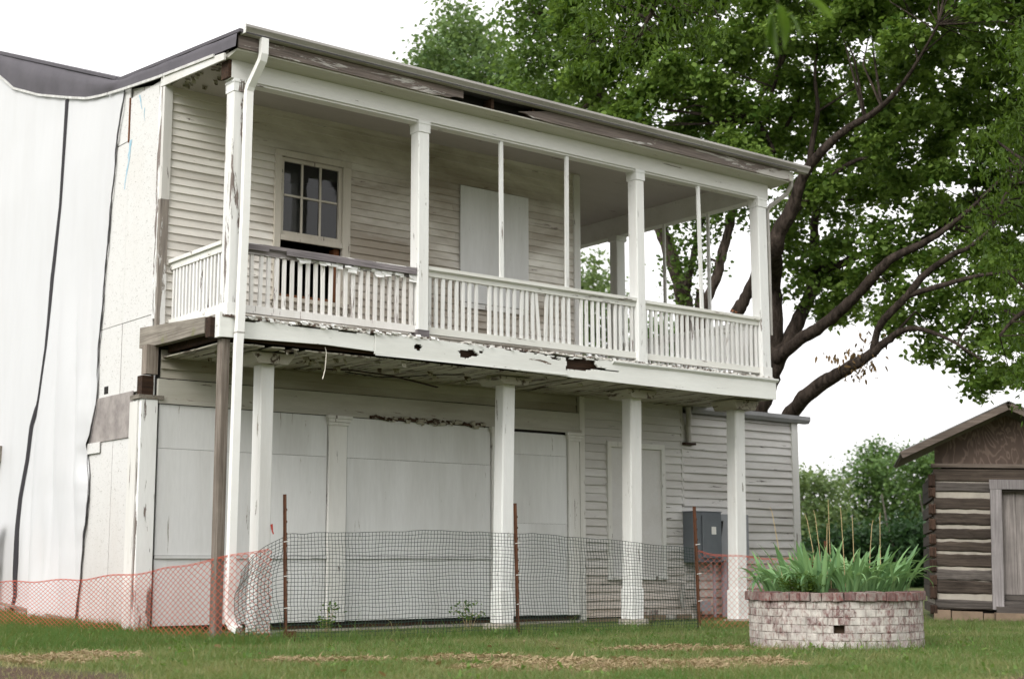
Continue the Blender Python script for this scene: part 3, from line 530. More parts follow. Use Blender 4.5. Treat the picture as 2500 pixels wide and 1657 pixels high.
POPLAR_CLUMPS=[(17.67,19.61,17.95,0.34,234),(18.8,21.36,18.33,0.41,300),(18.44,20.41,17.69,0.47,416),(17.58,20.1,17.06,0.53,550),(19.44,21.43,17.67,0.55,550),(16.8,19.54,16.26,0.49,503),(19.1,21.76,17.13,0.72,936),(19.37,20.79,17.67,0.47,416),(19.59,20.65,18.03,0.36,234),(18.64,19.08,16.67,0.48,458),(17.65,21.3,16.48,0.4,300),(18.27,21.39,16.37,0.64,758),(17.76,19.17,15.59,0.67,936),(20.36,21.32,17.0,0.67,786),(19.89,19.96,16.8,0.35,234),(18.92,18.42,15.63,0.5,503),(18.5,20.81,15.59,0.7,936),(20.15,21.7,16.09,0.73,936),(20.85,21.07,15.92,0.72,936),(20.66,19.57,15.64,0.65,786),(19.59,18.45,15.78,0.45,416),(18.17,21.69,15.95,0.52,503),(17.38,21.12,15.84,0.25,125),(20.87,19.2,15.31,0.7,936),(21.79,19.68,16.03,0.48,416),(20.02,20.88,15.16,0.83,1274),(20.44,19.31,14.58,0.81,1274),(19.47,22.37,15.42,0.73,936)]
WALNUT_CLUMPS=[(1.92,-4.36,7.54,0.11,70),(1.92,-4.34,7.31,0.11,70),(2.47,-3.67,7.52,0.15,70),(2.73,-3.48,7.46,0.16,70),(2.95,-3.06,7.31,0.16,70),(2.77,-3.43,6.93,0.18,70),(2.82,-3.14,6.8,0.15,70),(3.13,-2.82,6.89,0.18,70),(3.07,-3.39,8.09,0.13,70),(3.11,-3.31,7.94,0.16,70),(2.42,-3.94,7.43,0.12,70),(2.49,-3.83,7.06,0.12,70),(2.73,-3.65,6.77,0.15,70),(2.97,-3.45,6.38,0.14,70),(3.38,-3.25,8.31,0.16,70),(2.8,-3.88,7.26,0.14,70),(3.33,-3.36,7.35,0.15,70),(3.43,-3.2,7.06,0.13,70),(2.62,-4.15,6.39,0.12,70),(2.33,-4.71,7.36,0.15,70),(3.56,-3.31,7.87,0.13,70),(2.32,-4.62,6.87,0.13,70),(3.26,-3.8,6.95,0.13,70),(3.08,-3.78,6.52,0.15,70),(3.37,-3.94,8.05,0.13,70),(3.11,-4.24,7.73,0.14,70),(2.55,-4.74,7.06,0.16,70),(2.66,-4.57,6.87,0.13,70),(2.77,-4.84,7.39,0.15,70),(3.73,-3.93,7.71,0.16,70),(2.78,-4.78,7.03,0.16,70),(2.8,-4.74,6.75,0.12,70),(2.72,-4.77,6.38,0.14,70),(3.59,-4.26,8.05,0.16,70),(2.88,-4.98,7.32,0.11,70),(3.29,-4.64,7.41,0.12,70),(3.75,-4.12,7.48,0.17,70),(2.91,-4.81,6.72,0.13,70),(3.32,-4.51,6.83,0.14,70),(3.08,-4.68,6.5,0.17,70),(3.41,-4.31,6.5,0.16,70),(3.81,-4.26,7.8,0.18,70),(3.02,-5.09,7.18,0.13,70),(3.18,-4.82,6.93,0.14,70),(3.18,-4.92,6.57,0.17,70),(8.59,-4.37,5.44,0.23,120),(9.34,-3.88,5.37,0.24,120),(9.44,-4.19,6.71,0.19,120),(9.03,-4.46,6.34,0.28,120),(8.71,-4.46,5.94,0.26,120),(9.78,-4.0,5.84,0.21,120),(8.97,-4.38,5.41,0.2,120),(9.55,-4.02,4.91,0.22,120),(9.7,-3.97,4.65,0.27,120),(9.1,-4.19,4.3,0.23,120),(9.03,-4.95,8.41,0.24,120),(8.07,-5.32,7.32,0.25,120),(9.26,-4.73,7.6,0.26,120),(8.43,-5.22,6.87,0.23,120),(9.28,-4.52,6.66,0.27,120),(8.57,-4.94,5.84,0.25,120),(9.43,-4.32,5.59,0.25,120),(9.26,-4.55,4.74,0.26,120),(9.82,-4.0,4.3,0.25,120),(10.12,-3.92,4.05,0.2,120),(9.63,-4.29,3.66,0.26,120),(9.35,-4.32,3.43,0.26,120),(9.86,-4.87,9.51,0.24,120),(8.53,-5.52,8.69,0.19,120),(9.27,-5.07,8.61,0.26,120),(9.72,-4.69,8.74,0.22,120),(8.85,-5.27,7.41,0.22,120),(9.46,-4.83,7.15,0.28,120),(9.74,-4.72,7.03,0.27,120),(9.31,-4.87,6.08,0.2,120),(8.99,-4.97,5.6,0.22,120),(9.66,-4.58,5.58,0.26,120),(10.08,-4.43,5.19,0.22,120),(9.04,-5.05,4.67,0.27,120),(9.08,-4.8,4.45,0.19,120),(9.96,-4.33,4.04,0.2,120),(9.43,-4.58,3.71,0.23,120),(9.24,-4.81,3.38,0.25,120),(10.16,-4.15,3.06,0.19,120),(8.44,-5.96,8.68,0.19,120),(9.67,-5.07,9.19,0.22,120),(9.48,-5.22,8.14,0.2,120),(9.72,-5.11,7.93,0.27,120),(9.0,-5.36,7.06,0.18,120),(9.97,-4.86,7.04,0.27,120),(8.91,-5.55,6.33,0.23,120),(9.08,-5.33,6.23,0.24,120),(10.43,-4.59,6.25,0.27,120),(8.93,-5.27,5.64,0.19,120),(9.19,-5.17,5.26,0.2,120),(9.57,-4.9,5.12,0.2,120),(9.48,-5.09,4.84,0.2,120),(10.47,-4.43,4.75,0.28,120),(9.16,-5.19,4.05,0.19,120),(9.72,-4.74,4.07,0.22,120),(10.06,-4.48,3.66,0.19,120),(9.23,-5.09,3.04,0.22,120)]
FAR=[('a',[(40.17,24.9,4.38,0.75,735),(41.29,26.62,4.41,0.64,492),(41.49,25.24,4.09,0.66,548),(42.12,27.02,3.56,0.89,950),(40.56,24.63,3.1,0.89,1027),(41.4,26.92,2.49,0.81,804),(39.86,24.74,2.08,0.93,1149),(41.16,24.72,2.26,0.75,735),(39.93,25.49,1.08,0.85,950),(40.79,24.91,0.91,0.94,1149)]),('b',[(50.47,29.51,5.83,0.84,670),(48.02,28.6,5.29,0.85,735),(48.84,27.46,5.27,0.84,735),(50.18,29.46,4.83,1.11,1191),(48.32,29.24,4.37,0.97,950),(49.2,27.55,4.33,0.96,950),(50.09,29.07,6.39,0.67,439),(49.81,29.48,6.1,0.67,439),(49.37,29.39,3.43,1.14,1278),(49.16,27.81,3.19,1.06,1149),(48.89,30.23,3.25,0.87,735)]),('c',[(46.22,24.27,5.45,0.72,608),(47.87,24.79,5.92,0.67,492),(47.78,24.19,5.79,0.66,492),(46.66,23.94,5.36,0.72,608),(48.25,24.56,5.09,0.81,735),(47.61,25.44,4.56,0.81,735),(47.08,24.21,4.13,0.94,1027),(47.4,23.57,4.29,0.9,950),(49.47,26.65,3.35,0.95,950),(48.15,24.61,2.89,1.01,1149),(48.43,23.72,3.24,1.09,1368)]),('d',[(37.68,21.53,1.22,0.79,1520),(38.97,21.36,1.54,0.88,1839),(38.7,19.99,1.37,0.91,2045),(39.91,19.75,1.53,0.87,1839),(40.62,19.34,1.37,0.87,1839),(36.98,20.24,0.45,0.85,1839),(40.01,21.24,0.27,0.93,2045),(41.01,20.62,0.26,0.89,1839),(40.15,18.88,0.13,0.78,1520),(41.14,21.54,-0.55,0.82,1520),(40.09,19.63,-0.65,0.79,1520),(37.54,21.87,0.13,0.79,1520),(38.79,21.13,-0.66,0.79,1520),(39.62,18.01,-0.61,0.76,1520),(36.34,20.55,-0.75,0.7,1286),(38.01,23.29,-0.21,0.81,1520),(37.43,23.44,-0.84,0.64,972),(36.74,19.98,1.82,0.77,1520),(39.88,20.47,2.01,0.8,1520),(39.02,18.89,2.13,0.71,1286),(35.91,20.67,1.67,0.7,1286),(37.98,23.54,0.59,0.75,1286)]),('e',[(31.14,28.52,13.15,0.43,256),(30.44,28.19,12.33,0.49,342),(32.88,29.91,12.72,0.59,439),(30.31,27.81,11.26,0.65,608),(30.95,27.31,11.26,0.59,492),(31.33,29.48,10.76,0.67,608),(32.04,29.27,10.63,0.61,492),(32.45,28.72,10.6,0.57,439),(31.31,29.34,9.88,0.57,439),(30.77,29.33,12.21,0.67,608),(31.33,30.51,11.41,0.85,950)]),('f',[(35.68,29.39,11.01,0.7,608),(37.25,31.8,10.55,0.81,735),(36.02,28.75,10.43,0.77,735),(36.8,28.31,9.92,0.77,735),(35.7,29.2,9.39,0.87,950),(38.36,30.12,9.17,0.91,950),(36.06,31.62,9.87,0.8,735)])]

# ------------------------------------------------------------------ ground
def g(x, y):
    """height of the lawn: it rises gently along the gable end of the house"""
    t = min(max((2.2 - x)/2.2, 0), 1)
    return .08 + .024*min(max(y + .6, 0), 7)*t
FH = Vector((math.sin(YAW), math.cos(YAW), 0)); RH = Vector((math.cos(YAW), -math.sin(YAW), 0))
CAMP = Vector((-7.614, -14.984, 0.9))

def vnoise(x, y, s=0):
    def h(i, j):
        n = math.sin(i*127.1 + j*311.7 + s*74.7)*43758.5453
        return n - math.floor(n)
    i, j = math.floor(x), math.floor(y); fx, fy = x-i, y-j
    fx = fx*fx*(3-2*fx); fy = fy*fy*(3-2*fy)
    return (h(i,j)*(1-fx)+h(i+1,j)*fx)*(1-fy) + (h(i,j+1)*(1-fx)+h(i+1,j+1)*fx)*fy
def fbm(x, y, s=0): return .55*vnoise(x,y,s)+.3*vnoise(2.1*x,2.1*y,s+1)+.15*vnoise(4.3*x,4.3*y,s+2)
def ell(x, y, cx, cy, a, b, ang=0):
    c, s_ = math.cos(ang), math.sin(ang); u=(x-cx)*c+(y-cy)*s_; v=-(x-cx)*s_+(y-cy)*c
    return (u/a)**2+(v/b)**2
def bare(x, y):
    """trodden bare soil at two places of the lawn"""
    w = .55*(fbm(x*1.3, y*1.3, 5)-.5)
    e = min(ell(x,y,-3.75,-3.4,.85,1.9,.25), ell(x,y,2.6,-9.5,1.2,.6,-.6))
    return max(0, min(1, (1.15 + w - e)*2.2))
def dry(x, y):
    """straw-coloured mown patches"""
    e = min(ell(x,y,.85,-5.9,1.9,.8,-.45), ell(x,y,3.0,-4.6,1.3,.35,-.6), ell(x,y,-2.9,-1.9,1.6,.8,.2), ell(x,y,-.2,-4.1,1.6,.3,-.6))
    return max(0, min(1, (1.35-e) * .9)) * .9 + max(0, (fbm(x*.9, y*.9, 9)-.5)*1.7)

xs = sorted(set([-900,-300,-120,-60,-30,-20] + [round(-12+.4*i,2) for i in range(86)] + [25,32,45,70,120,300,900]))
ys = sorted(set([-900,-300,-120,-60,-30,-22] + [round(-16+.4*i,2) for i in range(64)] + [12,16,24,40,70,120,300,900]))
gm = MB(); barev = []
for y in ys:
    for x in xs:
        gm.v.append((x, y, g(x,y) + (.02*(fbm(x*.8,y*.8,3)-.5) if -12<x<22 and -16<y<9 else 0))); barev.append(bare(x,y) if -9<x<9 and -14<y<4 else 0)
nx = len(xs)
for j in range(len(ys)-1):
    for i in range(nx-1):
        gm.f.append((j*nx+i, j*nx+i+1, (j+1)*nx+i+1, (j+1)*nx+i))
ground = gm.build('ground', MT['ground'], None, True)
ground['kind'] = 'structure'
a = ground.data.attributes.new('bare', 'FLOAT', 'POINT'); a.data.foreach_set('value', barev)
a = ground.data.attributes.new('lush', 'FLOAT', 'POINT'); a.data.foreach_set('value', [1.0 if (x<.7 and -.6<y<12) else 0.0 for y in ys for x in xs])

# ------------------------------------------------------------------ house
D = 1.635                                # plane of the house wall behind the porch
house = thing('house', 'two-storey white weatherboard house with a rotting upper porch and boarded-up ground floor', 'house', (0,0,0))

def board(x0, x1, z0, h, y, t=.02, jit=.003, lap=.012):
    """one clapboard: thick at its lower edge, a little wavy"""
    n = max(1, int((x1-x0)/.45)); m = MB()
    for i in range(n+1):
        x = x0+(x1-x0)*i/n
        jz = random.uniform(-jit, jit); jy = random.uniform(-jit, jit)*.7
        m.v += [(x, y, z0-lap+jz), (x, y-t+jy, z0-lap+jz), (x, y-.007+jy*.5, z0+h), (x, y, z0+h)]
    for i in range(n):
        b = 4*i
        m.f += [(b,b+4,b+5,b+1), (b+1,b+5,b+6,b+2), (b+2,b+6,b+7,b+3), (b+3,b+7,b+4,b)]
    m.f += [(0,1,2,3), (4*n+3,4*n+2,4*n+1,4*n)]
    return m

def clad(parent, x0, x1, z0, z1, h, y, mat, holes=(), jit=.003, t=.02, joints=True):
    """rows of clapboards, cut to fit round the openings"""
    z = z0
    while z < z1-.01:
        hh = min(h, z1-z); tt = t*random.uniform(.85,1.15)
        spans = [(x0, x1, z, hh)]
        for hx0,hx1,hz0,hz1 in holes:
            ns = []
            for s0,s1,zz,hq in spans:
                if zz+hq <= hz0+.004 or zz >= hz1-.004 or hx1 <= s0 or hx0 >= s1: ns.append((s0,s1,zz,hq)); continue
                if hx0-s0 > .03: ns.append((s0,hx0,zz,hq))
                if s1-hx1 > .03: ns.append((hx1,s1,zz,hq))
                if zz+hq > hz1+.008: ns.append((hx0,hx1,hz1+.012,zz+hq-hz1-.012))
                elif zz < hz0-.015: ns.append((hx0,hx1,zz,hz0-zz))
            spans = ns
        for s0,s1,zz,hq in spans:
            cuts = [s0]
            if joints and s1-s0 > 3.2: cuts.append(random.uniform(s0+1, s1-1))
            cuts.append(s1)
            for i in range(len(cuts)-1):
                board(cuts[i]+(.0015 if i else 0), cuts[i+1], zz, hq, y, tt, jit).build('clapboard', mat, parent)
        z += h*random.uniform(.97,1.03)

# upper wall behind the porch, with the window opening
WX0,WX1,WZ0,WZ1 = 1.64,2.60,4.42,6.29
w = MB()
w.box(.02,WX0,D,D+.1,3.5,7.1); w.box(WX1,6.86,D,D+.1,3.5,7.1); w.box(WX0,WX1,D,D+.1,3.5,WZ0); w.box(WX0,WX1,D,D+.1,WZ1,7.1)
porch_wall = w.build('porch_wall', MT['dark'], house)
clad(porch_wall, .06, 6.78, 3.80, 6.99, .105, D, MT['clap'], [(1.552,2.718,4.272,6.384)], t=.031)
# wall of the ground floor
w = MB(); w.box(.02,6.86,D,D+.1,.12,3.5)
shop_wall = w.build('shop_wall', MT['dark'], house)
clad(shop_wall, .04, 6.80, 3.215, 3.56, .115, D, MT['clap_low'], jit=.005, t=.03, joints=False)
# single-storey part to the right
w = MB(); w.box(6.86,11.70,D,D+.1,.10,3.40); w.box(11.60,11.70,D+.1,6.5,.10,3.40); w.box(6.86,11.70,6.5,6.6,.1,3.4)
side_wall = w.build('side_wall', MT['dark'], house)
clad(side_wall, 6.94, 9.03, .16, 3.56, .124, D, MT['clap_ext'], [(7.398,8.615,.703,2.798)], jit=.006, t=.036, joints=False)
clad(side_wall, 9.04, 11.66, .16, 3.34, .130, D, MT['clap_ext'], jit=.008, t=.040, joints=False)
# shell: gable wall, far walls, floors, so the rooms are dark
w = MB()
n=len(w.v)
prof=[(1.74,.1),(1.74,7.0),(3.3,7.3),(10.0,9.75),(16.7,7.3),(16.7,.1)]
w.v += [(.03,y,z) for y,z in prof]+[(.13,y,z) for y,z in prof]
k=len(prof)
w.f += [(i,(i+1)%k,k+(i+1)%k,k+i) for i in range(k)]+[tuple(range(k-1,-1,-1)),tuple(k+i for i in range(k))]
w.build('gable_wall', MT['trim'], house)
w = MB(); w.box(6.78,6.88,D+.1,16.7,.1,7.3)
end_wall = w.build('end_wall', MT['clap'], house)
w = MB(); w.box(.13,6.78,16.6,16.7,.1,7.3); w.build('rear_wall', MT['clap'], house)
w = MB(); w.box(.13,6.78,5.0,5.1,3.6,7.0); w.build('partition', MT['room'], house)
w = MB(); w.box(.13,6.78,D+.1,5.0,3.62,3.70); w.box(.13,6.78,D+.1,5.0,7.0,7.05); w.build('room_floor', MT['room'], house)
# roofs
w = MB(); w.extrude_x([(-.34,7.06),(3.3,7.415),(3.3,7.455),(-.34,7.10)], -.03, 9.75)
w.build('porch_roof', MT['membrane'], house)
w = MB(); w.extrude_x([(3.2,7.43),(10.0,9.89),(17.0,7.3),(17.0,7.36),(10.0,9.95),(3.2,7.47)], -.03, 9.75)
w.build('main_roof', MT['membrane'], house)

# black membrane folded down over the gable edge
def zt(y): return 7.085+.101*(y+.27) if y<3.25 else 7.44+.367*(y-3.23)
def zl(y): return float(np.interp(y, [-.3,1.75,3.0,3.6,4.1,4.88,6.0,7.14,7.92,9.0,12], [6.875,7.075,7.225,7.31,7.40,7.62,7.95,8.36,8.80,9.30,9.4]))
m = MB(); ny=90
for i in range(ny+1):
    y=-.30+(9.6)*i/ny
    for j in range(5):
        t=j/4
        bul = -.035 -.03*math.sin(t*math.pi)*(1+.5*math.sin(y*2.3)) - .02*t + .008*math.sin(y*9+3*t)
        if y<3.2: bul = -.035-.015*t+.006*math.sin(y*7)
        m.v.append((bul if j else .02, y, zt(y)+.012+(zl(y)-zt(y))*t))
for i in range(ny):
    for j in range(4): a_=i*5+j; m.f.append((a_,a_+5,a_+6,a_+1))
m.build('roof_membrane', MT['membrane'], house, True)
for y0,y1 in ((.22,1.6),(1.63,3.35),(3.38,4.9),(4.92,7.14),(7.15,8.3)):
    m = MB(); st=8
    for i in range(st):
        ya=y0+(y1-y0)*i/st; yb=y0+(y1-y0)*(i+1)/st
        m.bar((-.07,ya,zl(ya)-.008),(-.07,yb,zl(yb)-.008),.034,.02)
    m.build('batten', MT['batten'], house)
# triangular rake board under the eave end
m = MB(); n=0
m.v += [(-.06,1.70,7.09),(-.06,1.70,6.925),(-.06,-.02,6.80),(-.06,-.02,6.885),(-.035,1.70,7.09),(-.035,1.70,6.925),(-.035,-.02,6.80),(-.035,-.02,6.885)]
m.f += [(0,1,2,3),(7,6,5,4),(0,4,5,1),(1,5,6,2),(2,6,7,3),(3,7,4,0)]
m.build('rake_board', MT['white_beam'], house)

# ---- gable end sheets beside the porch
def sheet(y0,y1,z0,z1,x=-.0,t=.014,mat='osb',name='strand_board',sk=0):
    m=MB(); yt=sk
    m.v += [(x-t,y0,z0),(x-t,y1,z0),(x-t,y1+yt,z1),(x-t,y0+yt,z1),(x,y0,z0),(x,y1,z0),(x,y1+yt,z1),(x,y0+yt,z1)]
    m.f += [(0,3,2,1),(4,5,6,7),(0,1,5,4),(1,2,6,5),(2,3,7,6),(3,0,4,7)]
    return m.build(name, MT[mat], house)
sheet(1.80,2.705,4.02,7.04)
sheet(2.735,3.25,6.47,7.22)
sheet(2.705,3.75,4.02,6.455,x=-.002)
sheet(1.80,2.70,3.09,4.012,x=.004)
sheet(2.71,3.85,3.09,4.012,x=-.001)
sheet(2.30,3.66,2.52,3.10,x=-.016,mat='ply',name='plywood_patch',sk=-.03)
sheet(1.82,2.86,.12,2.53,x=.003)
sheet(2.865,3.95,.12,2.53,x=0)
sheet(3.22,3.68,2.38,2.52,x=-.03,mat='osb',name='scrap_board')
m=MB(); m.box(-.03,.0,2.712,2.73,6.44,7.05); m.build('edge_strip', MT['jamb'], house)
m=MB(); m.box(-.018,.0,3.07,3.20,3.14,3.24); m.build('hole_patch', MT['dark'], house)
# spray of blue marking paint
def mark(pts, wd, name='spray_mark'):
    m=MB()
    for i,(y,z) in enumerate(pts):
        ww=wd*(1-.75*i/(len(pts)-1))*random.uniform(.7,1.2)
        m.v += [(-.0175,y-ww,z),(-.0175,y+ww,z)]
    for i in range(len(pts)-1): m.f.append((2*i,2*i+1,2*i+3,2*i+2))
    m.build(name, MT['chalk'], house)
mark([(2.66,6.46),(2.68,6.36),(2.70,6.27),(2.70,6.18),(2.74,6.08),(2.77,5.98),(2.80,5.9),(2.80,5.82)], .045)
mark([(2.44,7.02),(2.40,6.95),(2.37,6.85),(2.34,6.80)], .022)
mark([(2.26,6.80),(2.27,6.72),(2.25,6.62)], .012)

# corner board of the upper wall, peeled in its lower half
m=MB(); m.box(-.05,.06,D-.045,D+.02,5.45,6.96); m.build('corner_board', MT['trim'], house)
m=MB(); m.box(-.055,.055,D-.045,D+.02,3.72,5.448); m.build('corner_board', MT['grey_board'], house)
m=MB(); m.box(-.03,.005,D+.0,1.80,3.95,6.98); m.build('corner_strip', MT['old_post'], house)
# end beam of the porch floor, weathered grey, its corner blocks and what is rotten below
m=MB(); n=14
for i in range(n+1):
    t=i/n; y=2.02-1.78*t; z0=3.605-.02*math.sin(t*math.pi*.9)-.10*max(0,t-.5)**2; z1=3.865-.10*t
    m.v += [(-.075,y,z0),(-.075,y,z1),(.03,y,z1),(.03,y,z0)]
for i in range(n):
    b=4*i; m.f += [(b,b+1,b+5,b+4),(b+1,b+2,b+6,b+5),(b+2,b+3,b+7,b+6),(b+3,b,b+4,b+7)]
m.f += [(0,3,2,1),(4*n,4*n+1,4*n+2,4*n+3)]
m.build('end_beam', MT['grey_timber'], house)
m=MB(); m.box(-.07,.03,.10,.225,3.52,3.75); m.build('beam_end', MT['rotten'], house)
m=MB(); m.box(-.16,-.01,1.60,1.74,3.24,3.60); m.build('corner_block', MT['grey_post'], house)
m=MB(); m.box(-.20,-.05,1.62,1.76,2.98,3.22); m.build('rotten_block', MT['rotten'], house)
m=MB(); m.box(-.27,.06,1.54,1.80,2.925,2.975); m.build('capping', MT['grey_timber'], house)
m=MB(); m.post(-.235,-.01,1.55,1.80,.10,2.92,.01); m.build('corner_pilaster', MT['old_post'], house)
m=MB(); m.box(-.255,-.237,1.60,1.83,.1,2.9); m.build('pilaster_strip', MT['trim'], house)

# ---- ground-floor shop front: pilasters, frieze band, boarded bays
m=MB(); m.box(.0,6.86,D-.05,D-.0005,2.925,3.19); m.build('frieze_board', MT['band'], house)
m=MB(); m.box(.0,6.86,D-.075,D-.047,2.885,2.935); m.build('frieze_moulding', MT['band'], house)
for x0,x1 in ((2.42,2.70),(5.14,5.36),(6.58,6.80)):
    m=MB(); m.post(x0,x1,D-.09,D-.001,.20,2.80,.008); p=m.build('pilaster', MT['trim'], house)
    m=MB(); m.box(x0-.03,x1+.03,D-.125,D-.001,2.80,2.84); m.box(x0-.015,x1+.015,D-.11,D-.001,2.755,2.797); m.box(x0-.05,x1+.05,D-.14,D-.078,2.842,2.882); m.build('pilaster_cap', MT['trim'], p)
m=MB(); m.box(6.83,6.93,D-.06,D+.02,.10,3.56); m.build('corner_board', MT['trim'], house)
m=MB(); m.box(6.805,6.827,D-.03,D-.001,.25,2.7); m.build('gap_strip', MT['dark'], house)
for (x0,x1) in ((.02,2.41),(2.715,5.13),(5.37,6.57)):
    sp=[(.205,1.005),(1.045,2.335),(2.340,2.875)]
    if x0>5: sp=[(.205,1.52),(1.523,2.52),(2.524,2.845)]
    for k,(z0,z1) in enumerate(sp):
        dy=random.uniform(0,.006)
        m=MB(); m.box(x0+.004,x1-.004,D-.05-dy-(.004 if k==1 else 0),D-.02,z0,z1); m.build('bay_panel', MT['panel'], house)
    m=MB(); m.box(x0,x1,D-.022,D-.0008,.16,2.9); m.build('bay_backing', MT['dark'], house)
    if x0<5:
        m=MB(); m.box(x0,x1,D-.075,D-.045,1.008,1.040); m.build('bay_ledge', MT['panel'], house)
m=MB(); m.box(-.25,6.9,D-.06,D+.1,.0,.115)
m.build('sill_stone', MT['pale_stone'], house)
m=MB(); m.box(.02,6.8,D-.02,D-.0006,.117,.21); m.build('rotten_sill', MT['rotten'], house)
m=MB(); m.box(6.9,11.75,D-.03,D+.1,.0,.13); m.build('sill_stone', MT['stone'], house)

# ---- boarded door of the side part
m=MB(); m.box(7.395,7.475,D-.06,D-.001,.75,2.80); m.box(8.545,8.618,D-.06,D-.001,.75,2.80); m.box(7.475,8.545,D-.06,D-.001,2.715,2.80); m.box(7.38,8.63,D-.065,D-.001,.70,.75)
dj=m.build('door_frame', MT['trim'], house)
m=MB(); m.box(7.477,8.543,D-.028,D-.004,.752,2.713); m.build('door_board', MT['panel_door'], dj)
m=MB(); m.box(11.66,11.82,D-.055,D+.06,.12,3.36); m.build('corner_board', MT['trim'], house)
m=MB(); m.box(9.015,9.055,D-.03,D-.001,.15,3.5); m.build('joint_strip', MT['clap_ext'], house)
# its low roof with a metal gutter edge
m=MB(); m.extrude_x([(D-.05,3.40),(6.7,3.24),(6.7,3.29),(D-.05,3.46)], 9.12, 11.9); m.build('side_roof', MT['roof_metal'], house)
m=MB(); m.extrude_x([(D-.17,3.40),(D-.13,3.345),(D-.03,3.345),(D-.03,3.465),(D-.17,3.465)], 9.16, 12.03, -.02); m.build('side_gutter', MT['roof_metal'], house)
m=MB(); m.tube([(9.10,D-.12,3.43),(9.12,D-.10,3.25),(9.14,D-.07,3.12),(9.15,D-.07,2.86)],.045,8); pp=m.build('short_downspout', MT['old_pipe'], house)
m=MB(); m.box(9.03,9.27,D-.11,D-.03,2.825,2.86); m.build('pipe_strap', MT['rotten'], pp)

# ---- window: frame, sill, sash, panes
m=MB()
m.box(1.55,1.64,D-.055,D+.02,4.40,6.30); m.box(2.60,2.72,D-.055,D+.02,4.40,6.30); m.box(1.55,2.72,D-.06,D+.02,6.302,6.385)
win=m.build('window', MT['win_trim_shaded'], house)
m=MB(); m.box(1.52,2.75,D-.10,D+.05,4.345,4.398); m.build('sill', MT['win_trim_shaded'], win)
m=MB(); m.box(1.56,2.71,D-.04,D-.001,4.27,4.343); m.build('apron', MT['win_trim_shaded'], win)
m=MB()
sx0,sx1,sz0,sz1=1.645,2.595,5.235,6.295
m.box(sx0,sx0+.05,D-.02,D+.025,sz0,sz1); m.box(sx1-.05,sx1,D-.02,D+.025,sz0,sz1)
m.box(sx0+.05,sx1-.05,D-.02,D+.025,sz1-.05,sz1); m.box(sx0+.05,sx1-.05,D-.02,D+.025,sz0,sz0+.06)
pw=(sx1-sx0-.1)/3
zm=(sz0+sz1)/2+.02
for k in (1,2): m.box(sx0+.05+pw*k-.013,sx0+.05+pw*k+.013,D-.015,D+.018,sz0+.06,sz1-.05)
for k in range(3): m.box(sx0+.05+pw*k+.014,sx0+.05+pw*(k+1)-.014,D-.015,D+.018,zm-.013,zm+.013)
m.box(sx0,sx1,D-.055,D-.022,5.165,5.232)
m.build('sash', MT['win_trim_shaded'], win)
for k in range(3):
    for z0,z1 in ((sz0+.06,zm-.013),(zm+.013,sz1-.05)):
        m=MB(); m.quad((sx0+.05+pw*k+.013,D+.006,z0),(sx0+.05+pw*(k+1)-.013,D+.006,z0),(sx0+.05+pw*(k+1)-.013,D+.006,z1),(sx0+.05+pw*k+.013,D+.006,z1)); m.build('pane', MT['glass'], win)
m=MB(); m.box(2.515,2.597,D+.03,D+.16,4.43,5.16); m.build('jamb', MT['jamb'], win)
m=MB(); m.box(1.642,2.5,D+.03,D+.16,4.42,4.46); m.build('stool', MT['jamb'], win)
# board over the other window
m=MB(); m.box(4.585,5.85,D-.058,D-.038,4.67,6.38); m.build('window_board', MT['panel'], house)
m=MB(); m.box(4.60,5.84,D-.066,D-.036,4.585,4.655); m.build('board_sill', MT['trim'], house)
m=MB(); m.box(6.77,6.89,D-.05,D+.03,3.78,6.90); m.build('corner_board', MT['trim'], house)

# ---- porch: posts, deck, fascia, rails, ceiling, cornice
for k,(x0,x1,dx,mat) in enumerate(((.085,.255,.01,'old_post'),(2.755,2.925,-.005,'white_post'),(6.59,6.75,.0,'white_post'),(9.205,9.405,-.01,'white_post'))):
    m=MB(); m.post(x0,x1,.002,.19,3.775,6.46,.012,dx,0,(4.5,5.4)); p=m.build('porch_post', MT[mat], house)
    m=MB(); m.box(x0-.007+dx,x1+.007+dx,-.008,.20,6.462,6.612); m.box(x0-.014+dx,x1+.014+dx,-.014,.207,6.572,6.592); m.build('capital', MT[mat], p)
    m=MB(); m.box(x0-.004,x1+.004,-.006,.2,3.776,3.93 if k!=1 else 3.87); m.build('post_base', MT['rail_bare' if k==1 else mat], p)
for y0 in (3.28,):
    m=MB(); m.post(9.21,9.41,y0,y0+.19,3.775,6.5,.012); p=m.build('porch_post', MT['white_post'], house)
    m=MB(); m.box(9.19,9.43,y0-.02,y0+.21,6.5,6.592); m.build('capital', MT['white_post'], p)
# screen studs
for x,dx in ((4.14,.0),(5.29,.02),(7.945,-.02)):
    m=MB(); m.bar((x,.05,4.69),(x+dx-.01,.05,6.62),.058,.03,(1,0,0)); m.build('screen_stud', MT['white_post'], house)
for y,xx in ((2.2,9.30),(1.18,9.30)):
    m=MB(); m.bar((xx,y,4.60),(xx,y,6.59),.03,.055,(1,0,0)); m.build('screen_stud', MT['white_post'], house)
